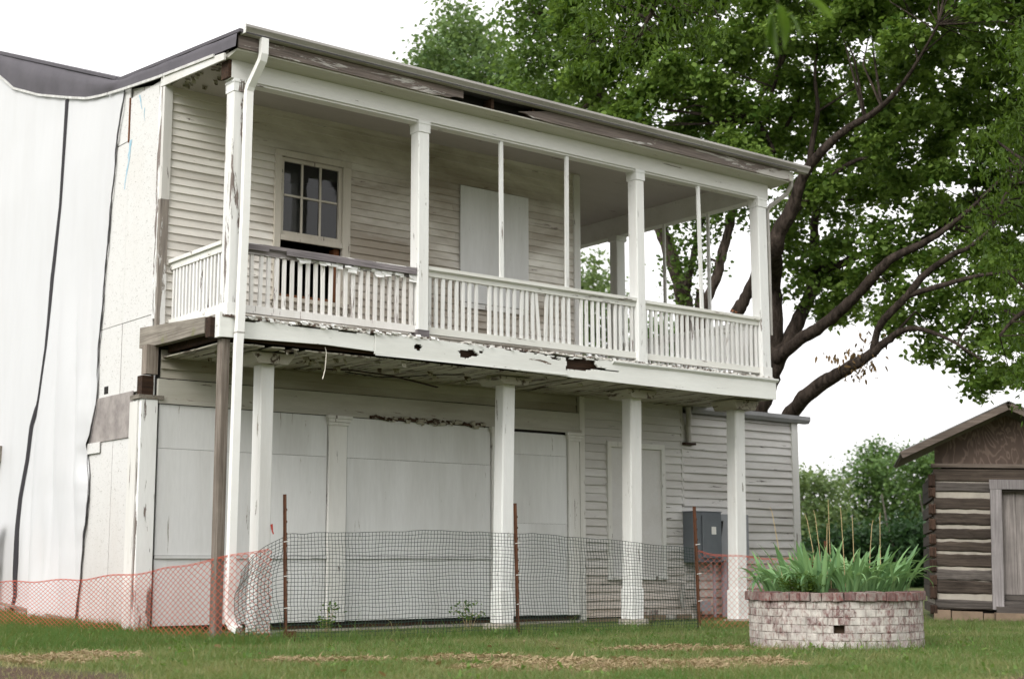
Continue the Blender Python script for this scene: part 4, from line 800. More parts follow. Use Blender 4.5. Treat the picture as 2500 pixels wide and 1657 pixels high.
# deck boards, their painted ends broken
nb=0; x=.02
while x<9.43:
    wd=random.uniform(.082,.094)
    y1=D-.04 if x<6.75 else 5.6
    m=MB(); e=-.035+random.uniform(-.012,.03)+(random.uniform(.03,.14) if 2.95<x<5.6 and random.random()<.75 else random.uniform(0,.05) if random.random()<.4 else 0)
    z=3.752+random.uniform(-.006,.004); b0=random.uniform(-.02,.02)
    m.v += [(x,e+b0,z),(x+wd-.004,e-b0,z),(x+wd-.004,y1,z),(x,y1,z),(x,e+b0+random.uniform(-.01,.01),z+.028),(x+wd-.004,e-b0,z+.028),(x+wd-.004,y1,z+.028),(x,y1,z+.028)]
    m.f += [(0,3,2,1),(4,5,6,7),(0,1,5,4),(1,2,6,5),(2,3,7,6),(3,0,4,7)]
    m.build('deck_board', MT['deck'], house); x+=wd
# joists and rim
m=MB(); m.box(.05,9.40,.07,.11,3.50,3.735); m.build('rim_joist', MT['rotten'], house)
for k in range(15):
    xx=.12+k*.66
    m=MB(); m.box(xx,xx+.045,.112,D-.03,3.52,3.72); m.build('joist', MT['rotten'], house)
# soffit boards below the deck
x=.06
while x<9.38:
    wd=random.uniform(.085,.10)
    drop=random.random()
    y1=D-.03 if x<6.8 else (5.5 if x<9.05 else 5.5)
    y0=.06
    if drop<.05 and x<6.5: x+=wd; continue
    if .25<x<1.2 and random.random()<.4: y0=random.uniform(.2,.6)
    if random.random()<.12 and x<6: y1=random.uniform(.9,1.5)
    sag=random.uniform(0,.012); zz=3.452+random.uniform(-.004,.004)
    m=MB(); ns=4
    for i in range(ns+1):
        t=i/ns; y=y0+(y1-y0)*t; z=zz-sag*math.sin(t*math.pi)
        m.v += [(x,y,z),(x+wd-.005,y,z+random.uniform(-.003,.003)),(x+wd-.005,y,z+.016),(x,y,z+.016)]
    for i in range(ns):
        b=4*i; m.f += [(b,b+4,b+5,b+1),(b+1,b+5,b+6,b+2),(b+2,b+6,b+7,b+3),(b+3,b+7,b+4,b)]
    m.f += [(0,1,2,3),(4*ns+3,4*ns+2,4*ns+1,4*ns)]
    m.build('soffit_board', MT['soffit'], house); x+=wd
m=MB()
pts=[(2.05,1.25,3.44),(2.4,1.0,3.425),(2.9,.85,3.38),(3.3,.8,3.32),(3.62,.78,3.27)]
for i in range(len(pts)-1): m.bar(pts[i],pts[i+1],.012,.05,(0,0,1))
m.build('hanging_lath', MT['rotten'], house)
m=MB()
pts=[(3.9,.55,3.44),(3.5,.7,3.42),(3.05,.9,3.37),(2.75,1.0,3.37),(2.4,1.15,3.42)]
m.tube(pts,.008,5); m.build('loose_cable', MT['black'], house)
m=MB(); m.tube([(1.42,.03,3.52),(1.435,.025,3.46),(1.43,.025,3.36),(1.42,.025,3.25),(1.40,.025,3.17),(1.385,.02,3.13)],.0065,5); m.build('hanging_cord', MT['cloth_cord'], house)

# fascia boards with rotted holes
def inpoly(x,z,poly):
    c=False; j=len(poly)-1
    for i in range(len(poly)):
        xi,zi=poly[i]; xj,zj=poly[j]
        if (zi>z)!=(zj>z) and x < (xj-xi)*(z-zi)/(zj-zi)+xi: c=not c
        j=i
    return c
HOLES=[[(2.68,3.66),(2.74,3.68),(2.8,3.65),(2.79,3.6),(2.72,3.58),(2.67,3.61)],
 [(3.37,3.64),(3.43,3.67),(3.5,3.66),(3.6,3.69),(3.67,3.64),(3.72,3.61),(3.62,3.59),(3.48,3.56),(3.41,3.57)],
 [(3.7,3.68),(3.78,3.69),(3.78,3.65),(3.72,3.64)],
 [(4.91,3.69),(5.04,3.71),(5.1,3.69),(5.06,3.67),(4.95,3.67)],
 [(5.0,3.75),(5.27,3.76),(5.27,3.71),(5.04,3.725)],
 [(5.20,3.70),(5.51,3.73),(5.73,3.73),(5.78,3.64),(6.17,3.605),(6.18,3.59),(5.95,3.6),(5.73,3.59),(5.51,3.56),(5.20,3.55)]]
def plate(x0,x1,bot,top,y0,y1,holes=(),cell=.018,ragged=.0):
    nx_=max(2,int((x1-x0)/cell)); nz_=16
    m=MB(); keep={}
    def P(i,j):
        x=x0+(x1-x0)*i/nx_; b=bot(x); t=top(x); return x, b+(t-b)*j/nz_
    for i in range(nx_):
        rg = ragged*max(0,vnoise(x0*9+i*.22,3.3,4)-.45)*2
        for j in range(nz_):
            x,z=P(i+.5,j+.5)
            if (j+.5)/nz_ > 1-rg: continue
            xx=x+.035*(fbm(x*22,z*22,7)-.5); z2=z+.03*(fbm(x*25,z*25,8)-.5)
            if any(inpoly(xx,z2,h) for h in holes): continue
            keep[(i,j)]=1
    idx={}
    def V(i,j,b):
        if (i,j,b) not in idx:
            x,z=P(i,j); idx[(i,j,b)]=len(m.v); m.v.append((x,(y1 if b else y0)+.003*math.sin(x*4),z))
        return idx[(i,j,b)]
    for (i,j) in keep:
        m.f.append((V(i,j,0),V(i+1,j,0),V(i+1,j+1,0),V(i,j+1,0)))
        m.f.append((V(i,j,1),V(i,j+1,1),V(i+1,j+1,1),V(i+1,j,1)))
        for di,dj,e in ((-1,0,((0,1),(0,0))),(1,0,((1,0),(1,1))),(0,-1,((0,0),(1,0))),(0,1,((1,1),(0,1)))):
            if (i+di,j+dj) not in keep:
                (a1,b1),(a2,b2)=e
                m.f.append((V(i+a2,j+b2,0),V(i+a1,j+b1,0),V(i+a1,j+b1,1),V(i+a2,j+b2,1)))
    return m
L_=lambda *p:(lambda x: float(np.interp(x,[q[0] for q in p],[q[1] for q in p])))
plate(.0,2.093,L_((0,3.512),(1.4,3.545),(2.1,3.528)),L_((0,3.745),(1.3,3.735),(2.1,3.735)),-.012,.02,(),.03,.12).build('fascia_board',MT['fascia'],house)
plate(2.10,5.225,L_((2.1,3.497),(4.1,3.475),(5.23,3.462)),L_((2.1,3.768),(3.2,3.75),(4.2,3.742),(5.23,3.715)),-.032,.0,HOLES,.018,.10).build('fascia_board',MT['fascia'],house)
plate(5.232,9.47,L_((5.2,3.457),(6.4,3.447),(8.3,3.430),(9.47,3.435)),L_((5.2,3.742),(6.5,3.742),(9.47,3.735)),-.022,.01,HOLES,.022,.10).build('fascia_board',MT['fascia'],house)
m=MB(); m.box(2.1,5.225,-.04,-.033,3.476,3.49); m.build('fascia_bead',MT['fascia'],house)
m=MB(); m.extrude_x([(-.055,3.752),(-.055,3.730),(-.025,3.695),(-.023,3.752)],6.05,9.50); m.build('deck_moulding',MT['fascia'],house)
m=MB(); m.box(9.445,9.47,.012,5.5,3.44,3.74); m.build('fascia_board',MT['fascia'],house)
m=MB(); m.box(-.012,.03,-.010,.10,3.51,3.80); m.build('corner_block',MT['fascia'],house)

# railings
def railing(x0,x1,mat,bmat,skip=(),lean={},gap=.105,top=4.69):
    m=MB(); m.box(x0,x1,.02,.15,top-.045,top); m.box(x0,x1,.055,.115,top-.125,top-.046)
    m.box(x0,x1,.04,.13,top-.06,top-.0455)
    rr=m.build('railing',MT[mat],house)
    m=MB(); m.box(x0,x1,.05,.12,3.835,3.925); m.build('bottom_rail',MT[mat if mat=='rail' else 'baluster_bad'],rr)
    n=int(round((x1-x0)/gap))
    for k in range(n):
        if k in skip: continue
        x=x0+(k+.5)*(x1-x0)/n + random.uniform(-.006,.006)
        l=lean.get(k,random.uniform(-.006,.006))
        m=MB(); m.bar((x,.085,3.923),(x+l,.085+random.uniform(-.004,.004),top-.123),.042,.036,(1,0,0)); m.build('baluster',MT[bmat],rr)
    return rr
r1=railing(.27,2.755,'rail_bad','baluster_bad',(),{2:.015},.108,4.665)
railing(2.93,6.59,'rail','baluster',(8,23),{17:-.06,18:.03,14:.02},.107,4.71)
railing(6.755,9.20,'rail','baluster',(),{},.107,4.70)
# the front of the first rail has lost its paint
m=MB(); m.box(.275,.62,.012,.0195,4.585,4.655); m.box(.86,2.74,.012,.0195,4.575,4.65); m.build('bare_rail_face',MT['rail_bare'],r1)
# short railing at the end of the porch
m=MB(); m.box(.08,.20,.192,D-.036,4.64,4.685); m.box(.11,.17,.192,D-.036,4.555,4.64)
rs=m.build('railing',MT['rail'],house)
m=MB(); m.box(.11,.17,.192,D-.036,3.83,3.93); m.build('bottom_rail',MT['rail'],rs)
for k in range(15):
    y=.24+k*.092
    m=MB(); m.bar((.14,y,3.928),(.14,y+random.uniform(-.006,.006),4.557),.036,.042,(1,0,0)); m.build('baluster',MT['baluster'],rs)
# railing on the far end
m=MB(); m.box(9.24,9.36,.192,3.28,4.64,4.69); m.box(9.27,9.33,.192,3.28,4.57,4.64); m.box(9.24,9.36,3.472,5.5,4.64,4.69)
re_=m.build('railing',MT['rail'],house)
m=MB(); m.box(9.27,9.33,.192,5.5,3.835,3.925); m.build('bottom_rail',MT['rail'],re_)
for k in range(50):
    y=.25+k*.107
    if 3.24<y<3.5: continue
    m=MB(); m.bar((9.30,y,3.923),(9.30,y,4.572),.036,.042,(1,0,0)); m.build('baluster',MT['baluster'],re_)
m=MB(); m.box(9.24,9.36,3.47,5.5,4.2,4.26); m.build('middle_rail',MT['rail'],re_)

# flakes of paint hanging under the first rail and along the deck edge
m=MB()
def flake(x,y,z,s,hang=True):
    nseg=3; w_=s*random.uniform(.6,1.5); h_=s*random.uniform(.5,1.1)
    n=len(m.v); cx=random.uniform(-.3,.3)
    for i in range(nseg+1):
        t=i/nseg
        yy=y-random.uniform(.0,.03)*math.sin(t*2.2); zz=z-h_*t if hang else z-h_*t*.4
        sh=1-.35*t*random.random()
        m.v.append((x-w_/2*sh+cx*s*t,yy+random.uniform(-.008,.008),zz+random.uniform(-.1,.1)*s)); m.v.append((x+w_/2*sh+cx*s*t,yy+random.uniform(-.012,.012),zz+random.uniform(-.1,.1)*s))
    for i in range(nseg): b=n+2*i; m.f.append((b,b+1,b+3,b+2))
for x,s in ((1.02,.06),(1.10,.10),(1.16,.07),(1.36,.08),(1.44,.07),(1.55,.09),(1.62,.08),(1.72,.09),(1.80,.11),(1.86,.08),(2.10,.08),(2.18,.12),(2.27,.10),(2.34,.09),(2.48,.07),(2.52,.06),(2.70,.10)):
    flake(x,.046,4.575,s)
for k in range(84):
    x=random.uniform(.3,2.75) if k<56 else random.uniform(2.9,9.3)
    flake(x,random.uniform(-.05,-.02),3.785+random.uniform(-.02,.02),random.uniform(.02,.06))
fl=m.build('loose_paint',MT['baluster'],house); fl['kind']='stuff'
m=MB()
for k in range(46):
    x=random.uniform(3.0,5.0); flake(x,D-.08,2.93+random.uniform(-.02,.02),random.uniform(.03,.09))
for k in range(70):
    x=random.uniform(.3,3.2); flake(x,random.choice((.12,.22,.32,.42,.52))+random.uniform(-.02,.02),6.916,random.uniform(.02,.07))
for k in range(40):
    y=random.uniform(.1,1.5); x=random.uniform(.06,.5); flake(x,y,6.92,random.uniform(.03,.09))
for k in range(60):
    x=random.uniform(.3,2.1) if k<25 else random.uniform(.3,6.5); flake(x,random.uniform(.1,1.4),3.455,random.uniform(.03,.09))
fl=m.build('loose_paint',MT['soffit'],house); fl['kind']='stuff'
# rotted section of wall plate above the panels
m=MB()
for k in range(26): 
    x=3.05+k*.075; m.bar((x,D-.085,2.905+random.uniform(-.02,.02)),(x+.085,D-.085+random.uniform(-.01,.01),2.90+random.uniform(-.03,.015)),.04,.01,(0,0,1))
m.build('split_moulding',MT['rotten'],house)

# ceiling of the porch
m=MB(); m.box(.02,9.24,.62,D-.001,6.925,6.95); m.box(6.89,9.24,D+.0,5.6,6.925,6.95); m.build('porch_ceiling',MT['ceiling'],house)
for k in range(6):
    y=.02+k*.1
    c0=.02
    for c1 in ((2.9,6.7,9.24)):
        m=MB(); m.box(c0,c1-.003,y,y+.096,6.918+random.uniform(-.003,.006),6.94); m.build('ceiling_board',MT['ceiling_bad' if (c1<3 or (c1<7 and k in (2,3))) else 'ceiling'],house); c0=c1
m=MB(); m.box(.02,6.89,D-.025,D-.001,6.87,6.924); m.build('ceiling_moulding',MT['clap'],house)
# beam, bottom bead, cornice, eave board, gutter
m=MB(); m.box(.06,9.44,.0,.19,6.615,6.835); m.build('porch_beam',MT['white_beam'],house)
m=MB(); m.box(.30,9.2,.02,.17,6.588,6.6145); m.build('beam_bead',MT['white_beam'],house)
m=MB(); m.box(9.2405,9.44,.1905,5.6,6.59,6.965); m.build('porch_beam',MT['white_beam'],house)
m=MB(); m.box(.02,.06,.01,.19,6.62,6.83); m.build('beam_end',MT['rotten'],house)
m=MB(); m.extrude_x([(-.235,6.895),(-.235,6.875),(.0,6.838),(.10,6.838),(.10,6.895)],.0,9.66); m.build('cornice_board',MT['cornice'],house)
m=MB(); m.box(9.445,9.66,.101,5.6,6.85,6.89); m.build('cornice_board',MT['cornice'],house)
def eave(x0,x1,rot0,rot1):
    m=MB(); n=max(3,int((x1-x0)/.12))
    for i in range(n+1):
        x=x0+(x1-x0)*i/n
        b=6.896; 
        if rot1 and x1-x<.45: b+=.05*random.random()
        if rot0 and x-x0<.5: b+=.08*(1-(x-x0)/.5)*random.random(); 
        t=7.045-( .10*(1-(x-x0)/.5) if rot0 and x-x0<.5 else 0)
        m.v += [(x,-.26,b),(x,-.235,b),(x,-.235,t),(x,-.26,t)]
    for i in range(n):
        q=4*i; m.f += [(q,q+4,q+7,q+3),(q+1,q+2,q+6,q+5),(q,q+1,q+5,q+4),(q+3,q+7,q+6,q+2)]
    m.f += [(0,3,2,1),(4*n,4*n+1,4*n+2,4*n+3)]
    m.build('eave_board',MT['eave_board'],house)
eave(.0,3.27,0,1); eave(4.2,9.66,1,0)
m=MB(); m.box(.0,9.64,-.05,-.03,6.90,7.08); m.build('plate_back',MT['dark'],house)
for k in range(14):
    xx=.25+k*.70
    m=MB(); m.box(xx,xx+.045,-.232,-.052,6.90,7.04); m.build('rafter_tail',MT['rotten'],house)
m=MB()
gp=[(-.262,7.155),(-.385,7.155),(-.385,7.125),(-.345,7.085),(-.33,7.055),(-.262,7.05)]
gp=gp[::-1]
m.extrude_x(gp,.03,10.03); m.build('gutter',MT['gutter'],house)
m=MB(); m.box(.018,.029,-.385,-.262,7.045,7.16); m.build('gutter_cap',MT['downspout'],house)
m=MB(); m.box(9.64,9.76,-.25,.3,6.90,7.05); m.build('eave_return',MT['cornice'],house)
# downspouts
def duct(pts,w_,d_,mat,name,ribs=True):
    m=MB(); prev=None
    for i,(x,y,z) in enumerate(pts):
        t=(Vector(pts[min(i+1,len(pts)-1)])-Vector(pts[max(i-1,0)])).normalized()
        u=Vector((1,0,0)); u=(u-t*u.dot(t)).normalized(); v=t.cross(u)
        c=Vector((x,y,z)); n=len(m.v)
        prof=[(-w_/2,-d_/2),(w_/2,-d_/2),(w_/2,d_/2),(-w_/2,d_/2)]
        if ribs:
            prof=[]
            k=7
            for q in range(k): prof.append((-w_/2+w_*q/(k-1), -d_/2 + (0 if q%2==0 else .006)))
            for q in range(k): prof.append((w_/2-w_*q/(k-1), d_/2))
        for (pa,pb) in prof: m.v.append(tuple(c+u*pa+v*pb))
        K=len(prof)
        if i:
            for q in range(K): m.f.append((n-K+q,n-K+(q+1)%K,n+(q+1)%K,n+q))
    m.f.append(tuple(range(K))); m.f.append(tuple(len(m.v)-1-q for q in range(K)))
    return m.build(name,MT[mat],house)
duct([(.30,-.32,7.05),(.30,-.32,6.86),(.295,-.30,6.79),(.255,-.10,6.52),(.25,-.075,6.46),(.247,-.075,6.40),(.24,-.075,5.0),(.215,-.075,3.72),(.20,-.075,3.4),(.185,-.075,1.6),(.18,-.075,.42),(.18,-.085,.33),(.19,-.13,.26),(.215,-.24,.215)],.09,.075,'downspout','downspout')
m=MB(); m.box(.158,.262,-.116,-.03,3.56,3.575); m.build('downspout_joint',MT['old_pipe'],house)
duct([(9.78,-.20,7.03),(9.78,-.18,6.84),(9.76,-.10,6.72),(9.52,.02,6.52),(9.47,.05,6.45),(9.465,.05,6.3),(9.46,.05,4.45)],.05,.05,'old_pipe','downspout',False)
# rough prop post under the porch corner
m=MB(); m.post(.055,.165,.05,.17,g(0,0)-.05,3.50,.01,.0,0,(1,2)); m.build('prop_post',MT['grey_post'],house)
# lower posts on stones, corbels on top
for k,(x0,w_,z0,z1,dx) in enumerate(((.79,.185,.15,3.31,.0),(4.43,.205,.17,3.34,.06),(6.79,.225,.17,3.32,.05),(8.985,.225,.12,3.29,.06))):
    m=MB(); m.post(x0,x0+w_,.45,.45+.2,z0,z1,.016,dx,0,(1.1,2.2)); p=m.build('shop_post',MT['shop_post'],house)
    m=MB(); m.post(x0-.02,x0+w_+.015,.435,.665,z0-.01,z0+.42,.02,.01,0); m.build('post_base',MT['shop_post'],p)
    m=MB(); xc=x0+w_/2+dx
    m.extrude_y([(xc-.20,z1),(xc+.20,z1),(xc+.29,3.415),(xc+.29,3.435),(xc-.29,3.435),(xc-.29,3.415)],.32,.80); m.build('corbel',MT['soffit'],p)
    m=MB(); 
    n_=9
    ring=[(x0+w_/2+(.25+random.uniform(-.05,.05))*math.cos(a_*2*math.pi/n_),.55+(.24+random.uniform(-.04,.04))*math.sin(a_*2*math.pi/n_)) for a_ in range(n_)]
    m.v += [(x,y,-.05) for x,y in ring]+[(x0+w_/2+(x-x0-w_/2)*.92,.55+(y-.55)*.92,z0-.008+random.uniform(-.012,0)) for x,y in ring]
    m.f += [(i,(i+1)%n_,n_+(i+1)%n_,n_+i) for i in range(n_)]+[tuple(n_+i for i in range(n_))]
    m.build('footing_stone',MT['pale_stone'],p)
m=MB()
for k in range(7):
    x=6.9+k*.34; m.box(x,x+random.uniform(.2,.32),1.1+random.uniform(-.1,.1),1.4,.05,.13+random.uniform(0,.06))
# door hood at the far end of the gable wall
m=MB(); m.box(-.30,-.03,6.78,8.2,2.46,2.70); m.build('door_hood',MT['grey_timber'],house)
m=MB(); m.box(-.06,-.045,6.80,7.9,.4,2.455); m.build('side_door',MT['panel'],house)

# ------------------------------------------------------------------ white tarp over the gable end
tarp = thing('tarp', 'white sheet hung over the gable end with a black strap running down it', 'tarp', (0,5,0))
def ye(z): return float(np.interp(z,[0,.25,.75,1.4,1.99,2.2,2.4,3.0,3.5,5,6.46,7.23],[3.80,3.76,3.675,3.58,3.50,3.60,3.62,3.36,3.41,3.25,3.06,2.86]))+.012*math.sin(z*7)+.008*math.sin(z*17)
def tx(y,z):
    low=max(0,min(1,(5.2-z)/3.0)); s=y-3.4; near=math.exp(-max(0,s)/1.3)
    # drapes gathered towards the pulled-in spot of the free edge, straight down below it
    if z>2.05: c=s-.16*(z-2.05)*math.exp(-s/1.0)
    else: c=s+.10*(2.05-z)
    ph=9.5*max(0,c)**.8
    fold=.20*(abs(math.sin(ph*.55))**.7)*low*near
    low2=max(0,min(1,(1.9-z)/1.6))
    fold+=.13*(abs(math.sin(6.2*s+.8*(1.9-z)))**.7)*low2*math.exp(-((s-1.0)/1.1)**2)
    se=max(0,y-ye(z)); fold*=(1-math.exp(-se/.35))*(.35+1.1*vnoise(y*1.7,z*.8,31))
    wide=.03*math.sin(2.1*y+.35*z)*(1 if z<6.5 else max(0,(7.4-z)/.9))
    pk=.03*math.exp(-((z-2.15)/.40)**2)*math.exp(-((y-3.62)/.30)**2)
    wide*=(1-math.exp(-se/.5)); pk*=(1-math.exp(-se/.15))
    return -.034-.03*low*(1-math.exp(-se/.4))*math.exp(-max(0,s)/2.5)-fold-pk-abs(wide)+.004*math.sin(y*13+z*2)
m=MB(); NY,NZ=110,120
for j in range(NZ+1):
    t=j/NZ
    for i in range(NY+1):
        u=(i/NY)**1.35
        z_=.05+t*7.0
        y=ye(min(7.2,z_))+u*(9.0-ye(min(7.2,z_)))
        zb=g(-.1,y)-.03+.05*math.sin(y*3); zt_=zl(y)+.02
        z=zb+(zt_-zb)*t
        m.v.append((tx(y,z),y,z))
for j in range(NZ):
    for i in range(NY):
        a_=j*(NY+1)+i; m.f.append((a_,a_+NY+1,a_+NY+2,a_+1))
cloth=m.build('sheet',MT['tarp'],tarp,True)
sol=cloth.modifiers.new('thickness','SOLIDIFY'); sol.thickness=.006; sol.offset=1
m=MB(); m.bar((-.17,6.3,.40),(-.15,2.55,.155),.035,.03); m.build('bottom_batten',MT['grey_timber'],tarp)
# dark ribbon that paints in the gap shadow along its free edge
m=MB(); Z=[.2+.07*i for i in range(101)]
for z in Z:
    y=ye(z); x=tx(y,z); m.v += [(x-.012,y-.012,z),(x-.014,y+(.014 if z>3.4 else .003)+.007*math.sin(z*5),z)]
for i in range(len(Z)-1): m.f.append((2*i,2*i+1,2*i+3,2*i+2))
m.build('edge_shadow',MT['strap'],tarp)
SP=[(4.90,7.64),(4.93,6.9),(4.98,6.04),(5.15,5.0),(5.22,3.99),(5.42,3.3),(5.62,2.9),(5.70,2.44),(5.86,1.9),(5.90,1.45),(5.90,.80),(5.86,.5),(5.98,.28)]
zz_=[p[1] for p in SP][::-1]; yy_=[p[0] for p in SP][::-1]
m=MB(); Z=[.27+i*.06 for i in range(123)]
for z in Z:
    y=float(np.interp(z,zz_,yy_)); wd=.052+.012*math.sin(z*1.7)+(.012 if z<3.2 else 0)
    for yy in (y-wd,y,y+wd): m.v.append((tx(yy,z)-.016-(.01 if yy==y else 0),yy,z))
for i in range(len(Z)-1):
    for q in (0,1): m.f.append((3*i+q,3*i+q+1,3*i+q+4,3*i+q+3))
m.build('strap',MT['strap'],tarp)

# old gate post at the far end
gp_=thing('wooden_post','weathered wooden gate post with a cap in front of the white sheet','post',(-.35,6.45,g(-.35,6.45)))
z0=g(-.35,6.45)
m=MB(); m.post(-.43,-.27,6.37,6.53,z0-.1,1.50,.01); m.build('shaft',MT['grey_post'],gp_)
m=MB(); m.box(-.47,-.23,6.33,6.57,1.50,1.56); m.build('cap',MT['grey_timber'],gp_)
m=MB(); m.box(-.40,-.30,6.54,8.6,.9,1.0); m.box(-.40,-.30,6.54,8.6,1.3,1.4); m.build('cross_rail',MT['grey_timber'],gp_)

# ------------------------------------------------------------------ electrical boxes
ep=thing('meter_box','grey electrical disconnect and meter cabinet with conduits on the side wall','meter box',(9.5,D,.9))
Y0=D-.045
m=MB(); m.box(9.0,9.62,Y0-.24,Y0,.965,1.75); m.build('cabinet',MT['steel_grey'],ep)
m=MB(); m.box(8.985,9.635,Y0-.25,Y0+.0,1.752,1.765); m.build('rain_lip',MT['steel_grey'],ep)
m=MB(); m.post(9.17,9.60,Y0-.275,Y0-.242,1.03,1.70,.015); cv=m.build('cover',MT['steel_grey'],ep)
m=MB(); m.box(9.36,9.46,Y0-.281,Y0-.276,1.40,1.52); m.build('rating_label',MT['label'],cv)
m=MB(); m.tube([(9.622,Y0-.16,1.40),(9.66,Y0-.16,1.40)],.04,10); m.bar((9.67,Y0-.16,1.36),(9.68,Y0-.2,1.62),.035,.035); m.build('switch_handle',MT['black'],ep)
m=MB(); m.box(9.70,10.36,Y0-.15,Y0,.985,1.73); m.build('meter_base',MT['steel_light'],ep)
m=MB(); m.tube([(9.17,Y0-.11,.965),(9.17,Y0-.11,.80),(9.17,Y0-.11,.3)],.036,8); c1=m.build('conduit',MT['conduit'],ep)
m=MB(); m.box(9.22,9.42,Y0-.17,Y0-.02,.20,.36); m.build('junction_box',MT['steel_light'],ep)
m=MB(); m.tube([(9.60,Y0-.08,.965),(9.60,Y0-.08,.1)],.026,8); m.build('conduit',MT['pvc'],ep)
m=MB(); m.tube([(9.84,Y0-.08,.985),(9.84,Y0-.08,.1)],.055,8); m.build('conduit',MT['pvc'],ep)
m=MB(); m.tube([(8.92,Y0-.05,.62),(8.90,Y0-.06,.5),(8.88,Y0-.05,.36),(8.92,Y0-.05,.26)],.035,8); m.build('hose_bib',MT['old_pipe'],ep)
bp=thing('brick_pile','few loose bricks lying at the foot of the side wall','bricks',(8.3,1.3,.1))
for (x,y,z,r) in ((7.9,1.32,.10,.1),(8.14,1.30,.10,-.05),(8.42,1.33,.10,.3),(8.68,1.28,.10,0),(8.02,1.33,.175,.2),(8.9,1.3,.1,.4)):
    m=MB(); m.box(-.11,.11,-.05,.05,0,.07); o=m.build('brick',MT['brick'] if r>.15 else MT['stone'],None); o.parent=bp; o.location=(x-8.3,y-1.3,z-.1); o.rotation_euler=(0,0,r)

# ------------------------------------------------------------------ plastic safety fences
def path_fn(pts):
    P=[Vector((p[0],p[1])) for p in pts]; d=[0]
    for i in range(1,len(P)): d.append(d[-1]+(P[i]-P[i-1]).length)
    def f(s):
        return float(np.interp(s,d,[p.x for p in P])), float(np.interp(s,d,[p.y for p in P]))
    return f, d[-1], d
def strands(m, P, r):
    """thin triangular strand through points"""
    n=len(m.v)
    for i,p in enumerate(P):
        q=P[min(i+1,len(P)-1)]; o=P[max(i-1,0)]
        t=(q-o).normalized(); u=t.cross(Vector((.62,.78,0)))
        if u.length<1e-3: u=Vector((0,0,1))
        u.normalize(); w_=t.cross(u)
        for a_ in (90,210,330): m.v.append(tuple(p+(u*math.cos(R(a_))+w_*math.sin(R(a_)))*r))
    for i in range(len(P)-1):
        b=n+3*i
        for k in range(3): m.f.append((b+k,b+(k+1)%3,b+3+(k+1)%3,b+3+k))
gf=thing('safety_fence','dark green plastic mesh fence with three rusty stakes before the porch','fence',(3.65,-.9,.08))
f,Lg,dd=path_fn([(.16,-.30),(.35,-.36),(.66,-.50),(1.9,-.66),(3.64,-.91),(5.0,-1.10),(6.37,-1.29)])
def gtop(s): return float(np.interp(s,[0,.12,.3,dd[2],dd[2]+.9,dd[4]-.5,dd[4],dd[5],dd[6]],[.86,1.03,1.15,1.27,1.30,1.325,1.30,1.25,1.12]))
cell=.042
def gp3(s,v):
    x,y=f(s); top=gtop(s)
    amp=.012*math.sin(v*5+s*1.2)*math.sin(s*1.1+v*2)
    z=.05+v*(top-.05)+.008*math.sin(s*2.1+v*7)*(1-v)+.003*math.sin(s*9+v*5)
    ds=.007*math.sin(v*9+s*2) + (.05*math.sin(v*7+1) if s<.5 else 0)
    nx_,ny_=.13,.99; kx=.011*(vnoise(s*9,v*26,41)-.5)+.03*(vnoise(s*1.6,v*4,43)-.5); kz=.012*(vnoise(s*8,v*24,42)-.5)+.03*(vnoise(s*1.3,v*3,44)-.5)
    return Vector((x+ds+kx-nx_*amp*1.5,y-ny_*amp*1.5,z+kz*(1 if v>0 else 0)))
m=MB(); NS=int(Lg/cell); NV=29
for i in range(NS+1): strands(m,[gp3(i*cell,j/NV) for j in range(NV+1)],.0032)
for j in range(NV+1): strands(m,[gp3(i*cell,j/NV) for i in range(NS+1)],.0036 if j in (0,NV) else .0032)
net=m.build('net',MT['net_green'],gf); net['kind']='stuff'
for (a_,b_,paint_) in (((.67,-.49),(.48,-.67,1.71),0),((3.65,-.90),(3.47,-1.07,1.67),1),((6.38,-1.29),(6.17,-1.44,1.68),0)):
    bx_,by_=a_; tx_,ty_=bx_+(b_[0]-bx_)*.35,by_+(b_[1]-by_)*.1
    m=MB()
    A=Vector((bx_,by_,-.2)); B=Vector((tx_,ty_,b_[2]))
    m.bar(A,B,.042,.008,(1,0,0)); m.bar(A+Vector((0,-.018,0)),B+Vector((0,-.018,0)),.008,.03,(1,0,0))
    for q in range(9):
        t=.35+.07*q; p=A.lerp(B,t); m.box(p.x-.008,p.x+.008,p.y-.042,p.y-.033,p.z-.012,p.z+.012)
    st=m.build('stake',MT['rust'],gf)
    for zz in (.45,.8,1.18): 
        m=MB(); t=(zz+.2)/(b_[2]+.2); p=A.lerp(B,t); m.bar(p+Vector((-.04,-.045,0)),p+Vector((.04,-.045,.01)),.008,.006)
        m.build('tie',MT['label'],st)
m=MB(); m.box(.60,.76,-.56,-.552,-.02,.20); m.build('stake_plate',MT['rust'],gf)

def diamond(name,label,pts,topf,botf,cw=.085,rows=13,rad=.0034):
    root=thing(name,label,'fence',(pts[0][0],pts[0][1],.1))
    f,Ln,dd=path_fn(pts); NS=int(Ln/cw)
    def P(s,v):
        s=min(max(s,0),Ln); x,y=f(s); b=botf(s/Ln); t=topf(s/Ln)
        k=.02*math.sin(s*5+v*6)
        return Vector((x-k*.6,y-k*.5,b+v*(t-b)+.012*math.sin(s*7+v*3)))
    m=MB()
    for i in range(-rows,NS+1):
        for sg in (1,-1):
            pl=[]
            for j in range(rows*2+1):
                s=(i*cw + (j*cw/2 if sg>0 else rows*cw-j*cw/2))
                if -.001<=s<=Ln+.001: pl.append(P(s,j/(rows*2)))
            if len(pl)>1: strands(m,pl,rad)
    for v in (0,.012,.985,1): strands(m,[P(i*cw,v) for i in range(NS+1)],.0034)
    o=m.build('net',MT['net_orange'],root); o['kind']='stuff'
    return root
